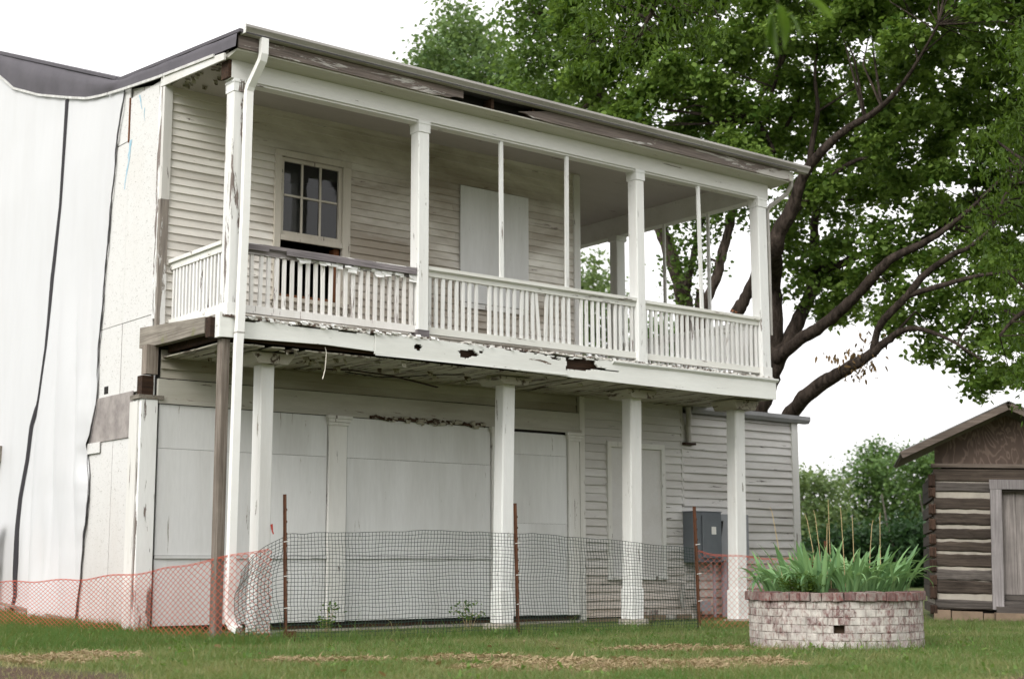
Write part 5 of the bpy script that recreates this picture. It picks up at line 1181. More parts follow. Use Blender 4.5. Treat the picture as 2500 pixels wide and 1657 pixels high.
diamond('barrier_mesh','faded orange mesh barrier sagging from the white sheet to the green fence',
  [(-2.4,5.4),(-1.45,4.4),(-1.0,3.2),(-.4,1.4),(-.1,.4),(.2,-.25),(.52,-.42)],
  lambda t: float(np.interp(t,[0,.3,.55,.75,.9,1],[.74,.72,.76,.86,1.0,1.12])), lambda t: float(np.interp(t,[0,.4,1],[.14,.12,.04])))
ob=diamond('barrier_mesh','faded orange mesh barrier between the end stake and the brick planter',
  [(6.36,-1.28),(6.7,-1.40),(7.6,-1.62),(8.32,-1.84)],
  lambda t: float(np.interp(t,[0,.1,.4,1],[1.12,1.07,1.02,.99])), lambda t: .05, rad=.0019)
m=MB(); m.bar((8.30,-1.85,0),(8.30,-1.85,1.24),.035,.035,(1,0,0)); m.build('stake',MT['rust'],ob)
wp=thing('warning_ribbon','scrap of red ribbon tied to the first porch prop','ribbon',(.97,.44,1.35))
m=MB(); m.quad((.955,.436,1.40),(.985,.434,1.41),(.99,.43,1.33),(.965,.43,1.335)); m.quad((.965,.43,1.333),(.99,.43,1.328),(1.0,.425,1.29),(.985,.425,1.285)); m.build('strip',plain('red_ribbon',(.45,.05,.03)),wp)

# ------------------------------------------------------------------ brick planter
PC=Vector((4.62,-4.98,.0)); PR=.885
pl=thing('brick_planter','round brick planter of flaking whitewash with a red brick rim','planter',(PC.x,PC.y,g(PC.x,PC.y)))
pl_=bpy.data.objects
def brick_mesh(w_,d_,h_,seed):
    rr=random.Random(seed); m=MB()
    c=.006
    j=lambda s: rr.uniform(-s,s)
    # bevelled face towards -y
    m.v=[(-w_/2+j(.003),0,0+j(.003)),(w_/2+j(.003),0,j(.003)),(w_/2+j(.003),0,h_+j(.003)),(-w_/2+j(.003),0,h_+j(.003)),
         (-w_/2-.004,c,-.002),(w_/2+.004,c,-.002),(w_/2+.004,c,h_+.002),(-w_/2-.004,c,h_+.002),
         (-w_/2-.004,d_,-.002),(w_/2+.004,d_,-.002),(w_/2+.004,d_,h_+.002),(-w_/2-.004,d_,h_+.002)]
    m.f=[(0,1,2,3),(0,4,5,1),(1,5,6,2),(2,6,7,3),(3,7,4,0),(4,8,9,5),(5,9,10,6),(6,10,11,7),(7,11,8,4),(11,10,9,8)]
    me=bpy.data.meshes.new('brick'); me.from_pydata(m.v,[],m.f); return me
NB=52; CH=.0775; ZB=.09
bm_=[brick_mesh(2*math.pi*PR/NB-.020,.20,CH-.013,i) for i in range(6)]
for me in bm_: me.materials.append(MT['brick'])
cm_=[brick_mesh(2*math.pi*(PR+.02)/NB-.014,.23,.078,20+i) for i in range(5)]
for me in cm_: me.materials.append(MT['coping'])
def facing(a_): # towards the camera
    v=Vector((math.cos(a_),math.sin(a_),0)); return v.dot((CAMP-PC).normalized())
cama=math.atan2(CAMP.y-PC.y,CAMP.x-PC.x)
back=MB(); missing=set()
for c in range(6):
    off=.5*(c%2)
    for k in range(NB):
        a_=2*math.pi*(k+off)/NB
        da=(a_-cama+math.pi)%(2*math.pi)-math.pi
        # two bricks have fallen out
        if (c==2 and -.02<da<.09) or (c==1 and -.27<da<-.14 and False) or False:
            missing.add((c,k)); continue
        jr=random.uniform(-.004,.004)-(.045 if c==1 and -.20<da<-.08 else 0); z=ZB+c*CH+.006
        if abs(da)<1.72:
            o=bpy.data.objects.new('brick',random.choice(bm_)); COL.objects.link(o); o.parent=pl
            r_=PR+jr
            o.location=(r_*math.cos(a_),r_*math.sin(a_),z-pl.location.z); o.rotation_euler=(random.uniform(-.02,.02),random.uniform(-.025,.025),a_+math.pi/2)
        else:
            me=bm_[k%6]; n=len(back.v); ca,sa=math.cos(a_+math.pi/2),math.sin(a_+math.pi/2)
            for v in me.vertices: back.v.append((PC.x+PR*math.cos(a_)+v.co.x*ca-v.co.y*sa,PC.y+PR*math.sin(a_)+v.co.x*sa+v.co.y*ca,z+v.co.z))
            for p in me.polygons: back.f.append(tuple(n+i for i in p.vertices))
bk=back.build('rear_brickwork',MT['brick'],pl); bk['kind']='stuff'
for k in range(NB):
    a_=2*math.pi*(k+random.uniform(-.04,.04))/NB
    o=bpy.data.objects.new('coping_brick',random.choice(cm_)); COL.objects.link(o); o.parent=pl
    r_=PR+.032+random.uniform(-.010,.010)
    o.location=(r_*math.cos(a_),r_*math.sin(a_),ZB+6*CH+.004+random.uniform(-.006,.006)-pl.location.z); o.rotation_euler=(random.uniform(-.05,.05),random.uniform(-.05,.05),a_+math.pi/2+random.uniform(-.05,.05))
# mortar between the bricks, recessed; open where bricks are missing
m=MB(); NA=NB*4
def ring(r,z): return [(PC.x+r*math.cos(2*math.pi*i/NA),PC.y+r*math.sin(2*math.pi*i/NA),z) for i in range(NA)]
zs=[.0]+[ZB+c*CH for c in range(7)]
RM=PR-.009
for z in zs: m.v += ring(RM,z)
for j in range(len(zs)-1):
    c=j-1
    for i in range(NA):
        if c>=0:
            off=.5*(c%2); k=int(round(i/4-off+.12))%NB
            if (c,k) in missing: continue
        m.f.append((j*NA+i,j*NA+(i+1)%NA,(j+1)*NA+(i+1)%NA,(j+1)*NA+i))
n=len(m.v); m.v += ring(RM,ZB+6*CH+.04)+ring(PR-.2,ZB+6*CH+.04)
for i in range(NA): m.f.append((n+i,n+(i+1)%NA,n+NA+(i+1)%NA,n+NA+i)); m.f.append((7*NA+i,7*NA+(i+1)%NA,n+(i+1)%NA,n+i))
m.build('mortar',MT['brick'],pl)
m=MB(); m.v += ring(PR-.075,.0)+ring(PR-.075,.5)
for i in range(NA): m.f.append((i,(i+1)%NA,NA+(i+1)%NA,NA+i))
m.build('inner_shell',MT['soil'],pl)
m=MB(); m.v += ring(PR-.19,.60)+[(PC.x,PC.y,.67)]
for i in range(NA): m.f.append((i,(i+1)%NA,NA))
m.build('soil',MT['soil'],pl,True)

# irises
ir=thing('iris_clump','clump of green sword-shaped iris leaves filling the brick planter','plant',(PC.x,PC.y,.62))
def tint(me, vals):
    a=me.attributes.new('tint','FLOAT','POINT'); a.data.foreach_set('value',np.asarray(vals,dtype=np.float32))
def blade_mesh(L,W,bend,twist,seed):
    rr=random.Random(seed); m=MB(); n=8; vals=[]
    yaw=0
    p=Vector((0,0,0)); ang=0
    tv=rr.uniform(.1,.9)
    for i in range(n+1):
        t=i/n
        ang=bend*(t**1.7)
        if i: p=p+Vector((math.sin(ang),0,math.cos(ang)))*(L/n)
        w_=W*(1-.0*t)*(min(1,.6+.9*t))*(1 if t<.55 else max(.02,1-((t-.55)/.45)**1.6))
        tw=twist*t
        d=Vector((-math.sin(tw)*math.cos(ang),math.cos(tw),math.sin(tw)*math.sin(ang)))
        nrm=Vector((math.cos(ang),0,-math.sin(ang)))
        for q,off in ((-1,0),(0,.22),(1,0)): m.v.append(tuple(p+d*(w_/2*q)+nrm*(w_*off))); vals.append(min(1,max(0,tv+ (.25 if q==0 else 0)+.4*(t>.93)*rr.random())))
    for i in range(n):
        for q in (0,1): m.f.append((3*i+q,3*i+q+1,3*i+q+4,3*i+q+3))
    me=bpy.data.meshes.new('leaf'); me.from_pydata(m.v,[],m.f); tint(me,vals); me.materials.append(MT['iris'])
    me.polygons.foreach_set('use_smooth',[True]*len(me.polygons)); return me
bl=[]
for i in range(26):
    kind=i%4
    bl.append(blade_mesh(random.uniform(.40,.62),random.uniform(.038,.058),(random.uniform(.3,.8),random.uniform(.7,1.4),random.uniform(1.2,2.1),random.uniform(1.9,2.8))[kind],random.uniform(-.7,.7),100+i))
fans=[]
for q in range(46):
    a_=q*2.39996+random.uniform(-.25,.25); r_=.72*math.sqrt((q+.5)/46)*random.uniform(.93,1.03); fans.append((r_*math.cos(a_),r_*math.sin(a_)))
random.shuffle(fans)
cnt=0
for (fx,fy) in fans:
    d0=random.uniform(0,2*math.pi); sc=random.uniform(.75,1.1)
    for q in range(random.randint(5,7)):
        if cnt>=296: break
        side=1 if q%2 else -1
        rad=math.hypot(fx,fy)/.74
        k=random.randrange(26)
        if rad<.45 and k%4==3: k-=1
        o=bpy.data.objects.new('leaf',bl[k]); COL.objects.link(o); o.parent=ir
        az=d0+(0 if side>0 else math.pi)+random.uniform(-.5,.5)
        if rad>.55: az=math.atan2(fy,fx)+random.uniform(-1.1,1.1)
        o.location=(fx+.03*q*math.cos(d0)*side*.5,fy+.03*q*math.sin(d0)*side*.5,random.uniform(-.03,.03))
        o.rotation_euler=(random.uniform(-.15,.15),random.uniform(.05,.40)+.14*rad,az); o.scale=(sc*(1-.28*max(0,rad-.55)),)*3; cnt+=1
# dead flower stalks
for (sx,sy,h_,l) in ((-.52,.02,.90,-.10),(-.18,-.1,.82,-.1),(-.13,-.08,.86,-.06),(-.10,-.12,.72,.02),(-.02,.05,.98,.0),(.13,.05,.90,-.02),(.24,.1,.80,.0),(.36,.0,.76,.06),(.5,.05,.84,.02)):
    px_=Vector((sx*RH.x+sy*FH.x,sx*RH.y+sy*FH.y,0)); m=MB()
    m.tube([tuple(px_),tuple(px_+RH*(l*.5)+Vector((0,0,h_*.55))),tuple(px_+RH*l+Vector((0,0,h_*.92))),tuple(px_+RH*(l*1.25)+Vector((0,0,h_)))],[.0045,.004,.0035,.002],5)
    o=m.build('stalk',MT['twine'],None); o.parent=ir
def leafcloud(name, clumps, L, W, mat, parent, droop=.3, sub=22, spread=.30, up_bias=.55, tint_fn=None, kind=None, flat=.75, ctint=.16):
    """many small folded leaves in loose sprays through the crown"""
    P=[]; CT=[]
    for (cx,cy,cz,rad,n) in clumps:
        ns=max(1,int(n/sub))
        u=RNG.normal(size=(ns,3)); u/=np.linalg.norm(u,axis=1)[:,None]
        u*= (RNG.random(ns)**.45)[:,None]*rad; u[:,2]*=flat
        cen=u+np.array([cx,cy,cz])
        k=RNG.integers(0,ns,n)
        pos=cen[k]+RNG.normal(size=(n,3))*np.array([1,1,.55])*spread
        P.append(pos); CT.append(RNG.normal(0,ctint,ns)[k])
    P=np.concatenate(P); n=len(P)
    # frame of each leaf
    az=RNG.random(n)*2*np.pi; pit=RNG.normal(-droop,.45,n); rol=RNG.normal(0,.7,n)
    d=np.stack([np.cos(az)*np.cos(pit),np.sin(az)*np.cos(pit),np.sin(pit)],1)
    s=np.stack([-np.sin(az),np.cos(az),np.zeros(n)],1); nn=np.cross(d,s)
    s2=s*np.cos(rol)[:,None]+nn*np.sin(rol)[:,None]; n2=np.cross(d,s2)
    sz=RNG.uniform(.45,1.35,n)[:,None]
    l=L*sz; w_=W*sz
    V=np.stack([P, P+d*l*.30+s2*w_*.5-n2*w_*.12, P+d*l*.72+s2*w_*.34-n2*w_*.10, P+d*l-n2*l*.10, P+d*l*.72-s2*w_*.34-n2*w_*.10, P+d*l*.30-s2*w_*.5-n2*w_*.12, ],1).reshape(-1,3)
    base=np.arange(n)[:,None]*6
    F=np.concatenate([base+np.array([0,1,2,3]),base+np.array([0,3,4,5])],1).reshape(-1,4)
    me=bpy.data.meshes.new(name)
    me.vertices.add(len(V)); me.vertices.foreach_set('co',V.astype(np.float32).ravel())
    me.loops.add(F.size); me.loops.foreach_set('vertex_index',F.astype(np.int32).ravel())
    me.polygons.add(len(F)); me.polygons.foreach_set('loop_start',np.arange(len(F),dtype=np.int32)*4)
    me.update(calc_edges=True); me.validate()
    t=np.clip(RNG.normal(.45,.18,n)+np.concatenate(CT),0,1)
    if tint_fn is not None: t=np.clip(t+tint_fn(P),0,1)
    tint(me,np.repeat(t,6))
    o=link(name,me,mat,parent)
    if kind: o['kind']=kind
    return o
# ferny weeds at the front edge of the planter
wc=[]
for q in range(26):
    sx=random.uniform(-.72,-.28); sy=random.uniform(-.66,-.40)
    v=RH*sx+FH*sy
    if v.length<.80: wc.append((PC.x+v.x,PC.y+v.y,.70+random.uniform(-.03,.06),.10,150))
wd=leafcloud('weeds',wc,.03,.010,MT['leaf_walnut'],None,0,8,.03,kind='stuff')
wd['label']='low ferny green weeds at the front of the planter'; wd['category']='weeds'

# ------------------------------------------------------------------ log cabin (built in its own frame: x along the gable, y into it)
cb=thing('log_cabin','small weathered log cabin with pale chinking and a grey plank door','cabin',(11.36,-1.42,.08),None,False,(0,R(1.6),R(-51)))
def cpart(m,name,mat,parent=cb): 
    return m.build(name,MT[mat] if isinstance(mat,str) else mat,parent)
zc=lambda y: (958-y)*.002793+.9-.08
rows=[(430,500,'log'),(503,556,'log_grey'),(590,650,'log'),(671,735,'log'),(756,810,'log'),(826,880,'log'),(893,960,'log'),(976,1034,'log_grey'),(1036,1104,'log'),(1138,1186,'log_grey')]
def logm(x0,x1,z0,z1,y0,y1,seed):
    rr=random.Random(seed); m=MB(); n=7
    for i in range(n+1):
        x=x0+(x1-x0)*i/n; a_=rr.uniform(-.008,.008); b_=rr.uniform(-.008,.008); c=.02
        m.v += [(x,y0+c,z0+a_),(x,y0+rr.uniform(-.008,.008),z0+a_+c),(x,y0+rr.uniform(-.008,.008),z1+b_-c),(x,y0+c,z1+b_),(x,y1,z1+b_),(x,y1,z0+a_)]
    for i in range(n):
        for k in range(6): m.f.append((6*i+k,6*i+(k+1)%6,6*i+6+(k+1)%6,6*i+6+k)[::-1])
    m.f += [(0,1,2,3,4,5),tuple(6*n+k for k in (5,4,3,2,1,0))]
    return m
for i,(a_,b_,mt) in enumerate(rows):
    z0,z1=zc(b_),zc(a_)
    spans=[(-.02,2.05)] if i<2 else [(-.02,.80),(1.95,2.9)]
    if i==9: spans=[(-.02,2.9)]
    if i<2: spans=[(-.02,2.9)]
    for s0,s1 in spans:
        cpart(logm(s0,s1,z0,z1,0,.17,i*3+int(s0*10)),'log',mt)
    # ends of the side-wall logs, notched at the corner
    m=logm(-.10,.0,z0-.09,z1-.09,-.03,.14,50+i); 
    cpart(m,'log_end','log_end')
    m=MB(); m.box(-.03,.13,.171,3.0,z0-.09,z1-.09); cpart(m,'log','log')
# pale chinking in the joints
m=MB(); m.box(.0,.80,.025,.12,zc(1186),zc(500)); m.box(1.95,2.85,.025,.12,zc(1186),zc(500)); m.box(.02,.12,.17,3.0,.1,zc(430)); cpart(m,'chinking','chink')
m=MB(); m.box(.1,2.85,.13,.18,0,2.4); cpart(m,'inner_wall','dark')
# foundation stones
x=-.05
while x<2.8:
    w_=random.uniform(.25,.5); m=MB(); m.box(x,x+w_-.015,-.02+random.uniform(-.03,.02),.2,-.1,random.uniform(.10,.17)); cpart(m,'foundation_stone','stone'); x+=w_
m=MB(); m.box(.82,2.3,-.30,.0,-.05,.15); cpart(m,'door_step','stone')
m=MB(); m.box(.85,2.3,-.14,.02,.15,.24); cpart(m,'door_sill','log_grey')
# door
m=MB(); m.box(.80,.965,-.05,.15,.19,1.99); cpart(m,'door_jamb','grey_frame')
m=MB(); m.box(1.82,1.98,-.05,.15,.19,1.99); cpart(m,'door_jamb','grey_frame')
m=MB(); m.box(.79,1.99,-.055,.15,1.992,2.135); cpart(m,'lintel','grey_frame')
m=MB(); m.box(.967,1.818,.11,.13,.22,1.99); dr=cpart(m,'door','grey_door')
for k in range(4):
    x0=.97+k*.212; m=MB(); m.box(x0,x0+.207,.085,.109,.42,1.985); cpart(m,'plank','grey_door',dr)
for k in range(2):
    m=MB(); m.box(.97,1.81,.07+.006*k,.105,.25+.085*k,.325+.085*k); cpart(m,'threshold_board','log_grey',dr)
# gable board with swirling grain, plate log, roof
def ply_gable():
    m,nt,b,out=new_mat('swirling_plywood')
    v=coords(nt,(2.0,2.0,.55),False)
    n0=noise(nt,v,1.6,3,.5,.8)
    w_=nd(nt,'ShaderNodeMath',operation='MULTIPLY'); nt.links.new(n0,w_.inputs[0]); w_.inputs[1].default_value=70
    sn=nd(nt,'ShaderNodeMath',operation='SINE'); nt.links.new(w_.outputs[0],sn.inputs[0])
    c=mix(nt,ramp(nt,sn.outputs[0],.1,.9),(.075,.050,.040),(.15,.108,.085))
    c=mix(nt,ramp(nt,noise(nt,v,4,5,.6),.4,.7,(0,0,0,1),(.6,.6,.6,1)),c,(.10,.07,.055)); nt.links.new(c,b.inputs['Base Color']); b.inputs['Roughness'].default_value=.85
    return m
m=MB(); prof=[(.0,zc(415)),(2.05,zc(415)),(1.03,3.14),]
m.extrude_y([(.0,2.35),(2.45,2.35),(2.2,2.55),(1.06,3.12),(.0,2.62)],.02,.05); cpart(m,'gable_board',ply_gable())
m=MB(); m.box(-.05,2.9,-.02,.16,2.315,2.372); cpart(m,'plate','barge')
def slope(x0,z0,x1,z1,th,y0,y1):
    m=MB(); L=math.hypot(x1-x0,z1-z0); nx_,nz_=-(z1-z0)/L,(x1-x0)/L
    m.extrude_y([(x0,z0),(x1,z1),(x1+nx_*th,z1+nz_*th),(x0+nx_*th,z0+nz_*th)],y0,y1); return m
cpart(slope(-.47,2.50,1.06,3.24,.05,-.38,3.3),'roof','barge')
cpart(slope(1.06,3.24,2.75,2.44,.05,-.38,3.3),'roof','barge')
cpart(slope(-.50,2.525,1.06,3.285,.015,-.42,3.35),'roof_metal','roof_metal'); cpart(slope(1.06,3.285,2.8,2.455,.015,-.42,3.35),'roof_metal','roof_metal')
m=slope(-.49,2.42,1.06,3.165,.10,-.42,-.385); cpart(m,'barge_board','barge'); m=slope(1.06,3.165,2.77,2.35,.10,-.42,-.385); cpart(m,'barge_board','barge')


# ------------------------------------------------------------------ trees
def smooth_path(pts, per=5):
    A=[np.array(p[:3]) for p in pts]; rr=[p[3] for p in pts]; out=[]; ro=[]
    for i in range(len(A)-1):
        p0=A[max(i-1,0)];p1=A[i];p2=A[i+1];p3=A[min(i+2,len(A)-1)]
        for k in range(per):
            t=k/per
            out.append(.5*((2*p1)+(-p0+p2)*t+(2*p0-5*p1+4*p2-p3)*t*t+(-p0+3*p1-3*p2+p3)*t**3)); ro.append(rr[i]+(rr[i+1]-rr[i])*t)
    out.append(A[-1]); ro.append(rr[-1]); return out, ro
def limb_mesh(limbs, twigs=0, clumps=None, n=9, seed=0):
    m=MB(); rr=random.Random(seed); ends=[]
    for L in limbs:
        P,Ro=smooth_path(L)
        P=[p+np.array([rr.uniform(-1,1),rr.uniform(-1,1),rr.uniform(-1,1)])*r_*.10 for p,r_ in zip(P,Ro)]
        Ro=[r_*rr.uniform(.93,1.08) for r_ in Ro]
        m.tube(P,Ro,n)
        for p,r_ in list(zip(P,Ro)):
            if r_<.11: ends.append((p,r_))
    if clumps and twigs:
        E=np.array([e[0] for e in ends])
        for q in range(twigs):
            c=clumps[rr.randrange(len(clumps))]; t=np.array(c[:3])
            k=int(np.argmin(((E-t)**2).sum(1))); a_=E[k]
            if np.linalg.norm(a_-t)>3.5: continue
            mid=(a_+t)/2+np.array([rr.uniform(-.25,.25),rr.uniform(-.25,.25),rr.uniform(-.1,.35)])
            r0=min(ends[k][1]*.6,.035)
            m.tube([a_,mid,t],[r0,r0*.6,.006],5,False)
    return m
def tree(name,label,cat,limbs,clumps,barkm,leafm,L,W,base,twigs=0,seed=1,group=None,**kw):
    t=thing(name,label,cat,base,group)
    limb_mesh(limbs,twigs,clumps,9,seed).build('trunk',MT[barkm],t,True)
    leafcloud('crown',clumps,L,W,MT[leafm],t,**kw)
    return t
mp=tree('maple_tree','large spreading maple with dark crooked limbs rising behind the side wall','tree',LIMBS['maple'],MAPLE_CLUMPS,'bark','leaf_maple',.118,.092,(15.8,6.3,.1),170,3,sub=42,spread=.145)
leafcloud('dead_leaves',DRY_CLUMPS,.13,.05,MT['leaf_dry'],mp,.9,10,.16)
def cut_end(limb, tree_root):
    a_,b_=np.array(limb[0][:3]),np.array(limb[1][:3]); d_=(a_-b_)/np.linalg.norm(a_-b_); r_=limb[0][3]
    m=MB(); m.tube([a_-d_*.02,a_+d_*.025],[r_*1.02,r_*.98],12); m.build('sawn_end',MT['cut'],tree_root)
cut_end(LIMBS['maple'][9],mp)
at_=tree('ash_tree','ivy-clad tree with a leaning forked trunk seen through the open porch','tree',LIMBS['ash'],ASH_CLUMPS,'bark2','leaf_ash',.12,.085,(15.6,8.9,.1),70,4,sub=22,spread=.24)
cut_end(LIMBS['ash'][3][::-1],at_)
tree('poplar_tree','pale green conical tree top above the porch roof beside open sky','tree',[[(20.2,22.4,.1,.3),(19.6,21.9,6,.24),(18.6,21.6,11,.14),(18.0,21.3,15.5,.06)]],POPLAR_CLUMPS,'bark2','leaf_poplar',.15,.11,(20.2,22.4,.1),24,5,sub=20,spread=.34)
tree('walnut_tree','overhanging tree with drooping narrow leaflets above the log cabin','tree',LIMBS['walnut'],WALNUT_CLUMPS,'bark','leaf_walnut',.105,.030,(11.5,-8.6,.1),70,6,sub=18,spread=.17,droop=.75)
FL={'a':('light feathery tree beside the white side wall','leaf_far_light',(41.5,26.2)),'b':('tall bright green tree mid way between house and cabin','leaf_far',(50.2,29.7)),
    'c':('green tree behind the cabin eave with sky gaps in its crown','leaf_far',(48.8,25.6)),'d':('dark low thicket tree behind the brick planter','leaf_far_dark',(39.0,20.4)),
    'e':('small light green tree seen between wall corner and rear porch post','leaf_far_light',(32.8,30.5)),'f':('low green tree seen through the far porch balusters','leaf_far',(38.0,31.6))}
for nm,cl in FAR:
    lab,lm,(bx_,by_)=FL[nm]
    top=max(cl,key=lambda c:c[2])
    lim=[[(bx_,by_,-.2,.20),(bx_+.1,by_+.2,top[2]*.3,.16),(bx_*.6+top[0]*.4,by_*.6+top[1]*.4,top[2]*.6,.10),(top[0],top[1],top[2]-.5,.03)]]
    for q in range(4):
        c=cl[random.randrange(len(cl))]; z0=top[2]*(.3+.06*q); lim.append([(bx_*.8+top[0]*.2,by_*.8+top[1]*.2,z0,.07),(bx_*.4+c[0]*.6,by_*.4+c[1]*.6,max(z0,c[2])*.9,.05),(c[0],c[1],max(c[2],z0),.02)])
    tree('broadleaf_tree',lab,'tree',lim,cl,'bark_far',lm,.17,.13,(bx_,by_,.1),10,7,'trees beyond the lawn',sub=26,spread=.42)
# pale dead stems in front of the thicket
for i,(p,lab) in enumerate((((38.2,19.6),'pale leaning dead trunk above the iris leaves'),((39.6,18.9),'pale dead trunk close to the cabin corner'))):
    t=thing('dead_tree',lab,'tree',(p[0],p[1],0),'dead trunks in the thicket')
    m=limb_mesh([[(p[0]+.25,p[1],-.1,.055),(p[0]+.05,p[1],1.4,.05),(p[0]-.2,p[1]+.1,2.6,.04),(p[0]-.3,p[1]+.2,3.6,.02)]],0,None,7,i)
    m.build('trunk',MT['bark_far'],t,True)
# belt of woodland behind the photographer, mirrored in the window panes
tl=[]
for q in range(60):
    a_=R(150+130*q/60+random.uniform(-2,2)); d_=random.uniform(34,44)
    for h_ in (2.5,6,9.5):
        tl.append((CAMP.x+d_*math.sin(a_),CAMP.y+d_*math.cos(a_),h_+random.uniform(-1,1.5),random.uniform(2.2,3.4),70))
o=leafcloud('woodland',tl,.9,.7,MT['leaf_far'],None,.3,10,.7,kind='stuff'); o['label']='belt of trees across the lawn from the house'; o['category']='woodland'
# leafy twig hanging into the view close by
tw=thing('hanging_twig','blurred twig of broad yellow-green leaves hanging close by at the top edge','twig',(-2.84,-10.87,3.5))
TWIG0=Vector((0,0,-.02))
m=MB(); m.tube([(-2.80,-10.9,3.75),(-2.83,-10.9,3.56),(-2.84,-10.88,3.42),(-2.83,-10.87,3.32)],[.006,.005,.004,.003],6); m.build('stem',MT['bark'],tw)
def broad_leaf(L,W):
    m=MB(); n=7; vals=[]
    for i in range(n+1):
        t=i/n; w_=W*math.sin(math.pi*min(1,t*.94+.04))**.75*(1-.45*t)
        zz=-.25*L*t*t
        for q,c in ((-1,.12),(-.5,.03),(0,0),(.5,.03),(1,.12)): m.v.append((L*t,w_*q,zz+c*w_)); vals.append(.5+.3*(q==0))
    for i in range(n):
        for q in range(4): m.f.append((5*i+q,5*i+q+1,5*i+q+6,5*i+q+5))
    return m,vals
for (loc,L,W,rot) in (((-2.85,-10.865,3.43),.17,.048,(.3,1.15,2.6)),((-2.84,-10.88,3.45),.16,.045,(.9,1.25,-.6)),((-2.855,-10.86,3.40),.15,.04,(-.5,1.35,1.2)),((-2.80,-10.88,3.45),.15,.045,(.2,.95,-.9)),((-2.78,-10.92,3.52),.16,.05,(0,.5,-.8)),((-2.845,-10.85,3.36),.09,.03,(.4,1.3,3.0)),((-2.72,-10.95,3.50),.14,.05,(.4,.45,-.4))):
    m,vals=broad_leaf(L,W); o=m.build('leaf',MT['twig_leaf'],None,True); tint(o.data,[min(1,max(0,v+random.uniform(-.3,.3))) for v in vals]); o.parent=tw
    o.location=Vector(loc)-tw.location+Vector((0,0,-.075)); o.rotation_euler=rot; o.scale=(1.25,)*3

# ------------------------------------------------------------------ grass
def grass(n):
    d=10.2+ (RNG.random(n)**1.25)*15.5; px=RNG.uniform(-160,2680,n)
    lat=(px-1250)/3553*d*1.02
    X=CAMP.x+d*FH.x+lat*RH.x; Y=CAMP.y+d*FH.y+lat*RH.y
    k3=n//7; X[:k3]=RNG.uniform(-3.6,.7,k3); Y[:k3]=RNG.uniform(-.6,6.5,k3); d=(X-CAMP.x)*FH.x+(Y-CAMP.y)*FH.y
    keep=np.ones(n,bool)
    keep&=~((X>-.02)&(X<11.8)&(Y>1.5)); keep&=~((X-PC.x)**2+(Y-PC.y)**2<.90**2)
    # cabin footprint
    c,s_=math.cos(R(-51)),math.sin(R(-51)); ux=(X-11.36)*c+(Y+1.42)*s_; uy=-(X-11.36)*s_+(Y+1.42)*c
    keep&=~((ux>-.1)&(uy>-.05))
    under=(X>0.3)&(X<9.4)&(Y>.15)&(Y<1.6); keep&=~(under&(RNG.random(n)<.75))
    X,Y,d=X[keep],Y[keep],d[keep]; n=len(X)
    B=np.array([bare(x,y) for x,y in zip(X,Y)]); k2=RNG.random(n)>B*.95; X,Y,d,B=X[k2],Y[k2],d[k2],B[k2]; n=len(X)
    DR=np.array([dry(x,y) for x,y in zip(X,Y)])*np.where((X<.7)&(Y>-.6),.25,1)
    Z=np.array([g(x,y) for x,y in zip(X,Y)])-.005
    fence_d=np.minimum(np.abs(Y+.62+.12*X),9); near_f=np.exp(-(fence_d/.30)**2)*(X>-.2)*(X<6.5)
    left=((X<.6)&(Y>-.35)).astype(float)
    pd=np.sqrt((X-PC.x)**2+(Y-PC.y)**2)-.9; near_p=np.exp(-np.maximum(pd,0)/.10)
    tuft=np.clip((np.array([fbm(x*3.1,y*3.1,21) for x,y in zip(X,Y)])-.5)*3,0,1)
    H=RNG.gamma(3.2,.0115,n)*(1+2.0*near_f+.7*left+1.4*near_p+.8*tuft)*(1-.35*np.clip(DR,0,1)); Wd=RNG.uniform(.0035,.007,n)*(1+d*.012)
    az=RNG.random(n)*2*np.pi; ln=RNG.normal(0,.55,n); az2=RNG.random(n)*2*np.pi
    P=np.stack([X,Y,Z],1); s_=np.stack([np.cos(az),np.sin(az),np.zeros(n)],1)
    dirv=np.stack([np.cos(az2)*np.sin(ln),np.sin(az2)*np.sin(ln),np.cos(ln)],1)
    mid=P+dirv*(H*.55)[:,None]; tip=P+dirv*(H*.8)[:,None]+np.stack([np.cos(az2)*H*.45*np.sign(ln),np.sin(az2)*H*.45*np.sign(ln),H*.12],1)
    V=np.stack([P-s_*Wd[:,None]*.5,P+s_*Wd[:,None]*.5,mid+s_*Wd[:,None]*.42,tip,mid-s_*Wd[:,None]*.42],1).reshape(-1,3)
    base=np.arange(n)[:,None]*5
    me=bpy.data.meshes.new('grass')
    me.vertices.add(len(V)); me.vertices.foreach_set('co',V.astype(np.float32).ravel())
    quads=(base+np.array([0,1,2,4])); tris=(base+np.array([4,2,3]))
    li=np.concatenate([quads.ravel(),tris.ravel()]); me.loops.add(len(li)); me.loops.foreach_set('vertex_index',li.astype(np.int32))
    ls=np.concatenate([np.arange(n)*4,4*n+np.arange(n)*3]); me.polygons.add(2*n); me.polygons.foreach_set('loop_start',ls.astype(np.int32))
    me.update(calc_edges=True)
    F=np.array([fbm(x*1.7,y*1.7,2) for x,y in zip(X,Y)])
    t=np.clip(RNG.normal(.11,.14,n)+.60*np.clip(DR,0,1.1)+.5*B+.45*(F-.5)-.22*left-.15*near_f,0,1)
    t=np.where(RNG.random(n)<.06,RNG.random(n),t)
    tint(me,np.repeat(t,5))
    return link('grass',me,MT['grass'])
gr=grass(380000); gr['kind']='stuff'; gr['label']='short patchy summer lawn grass, green and straw coloured'; gr['category']='grass'
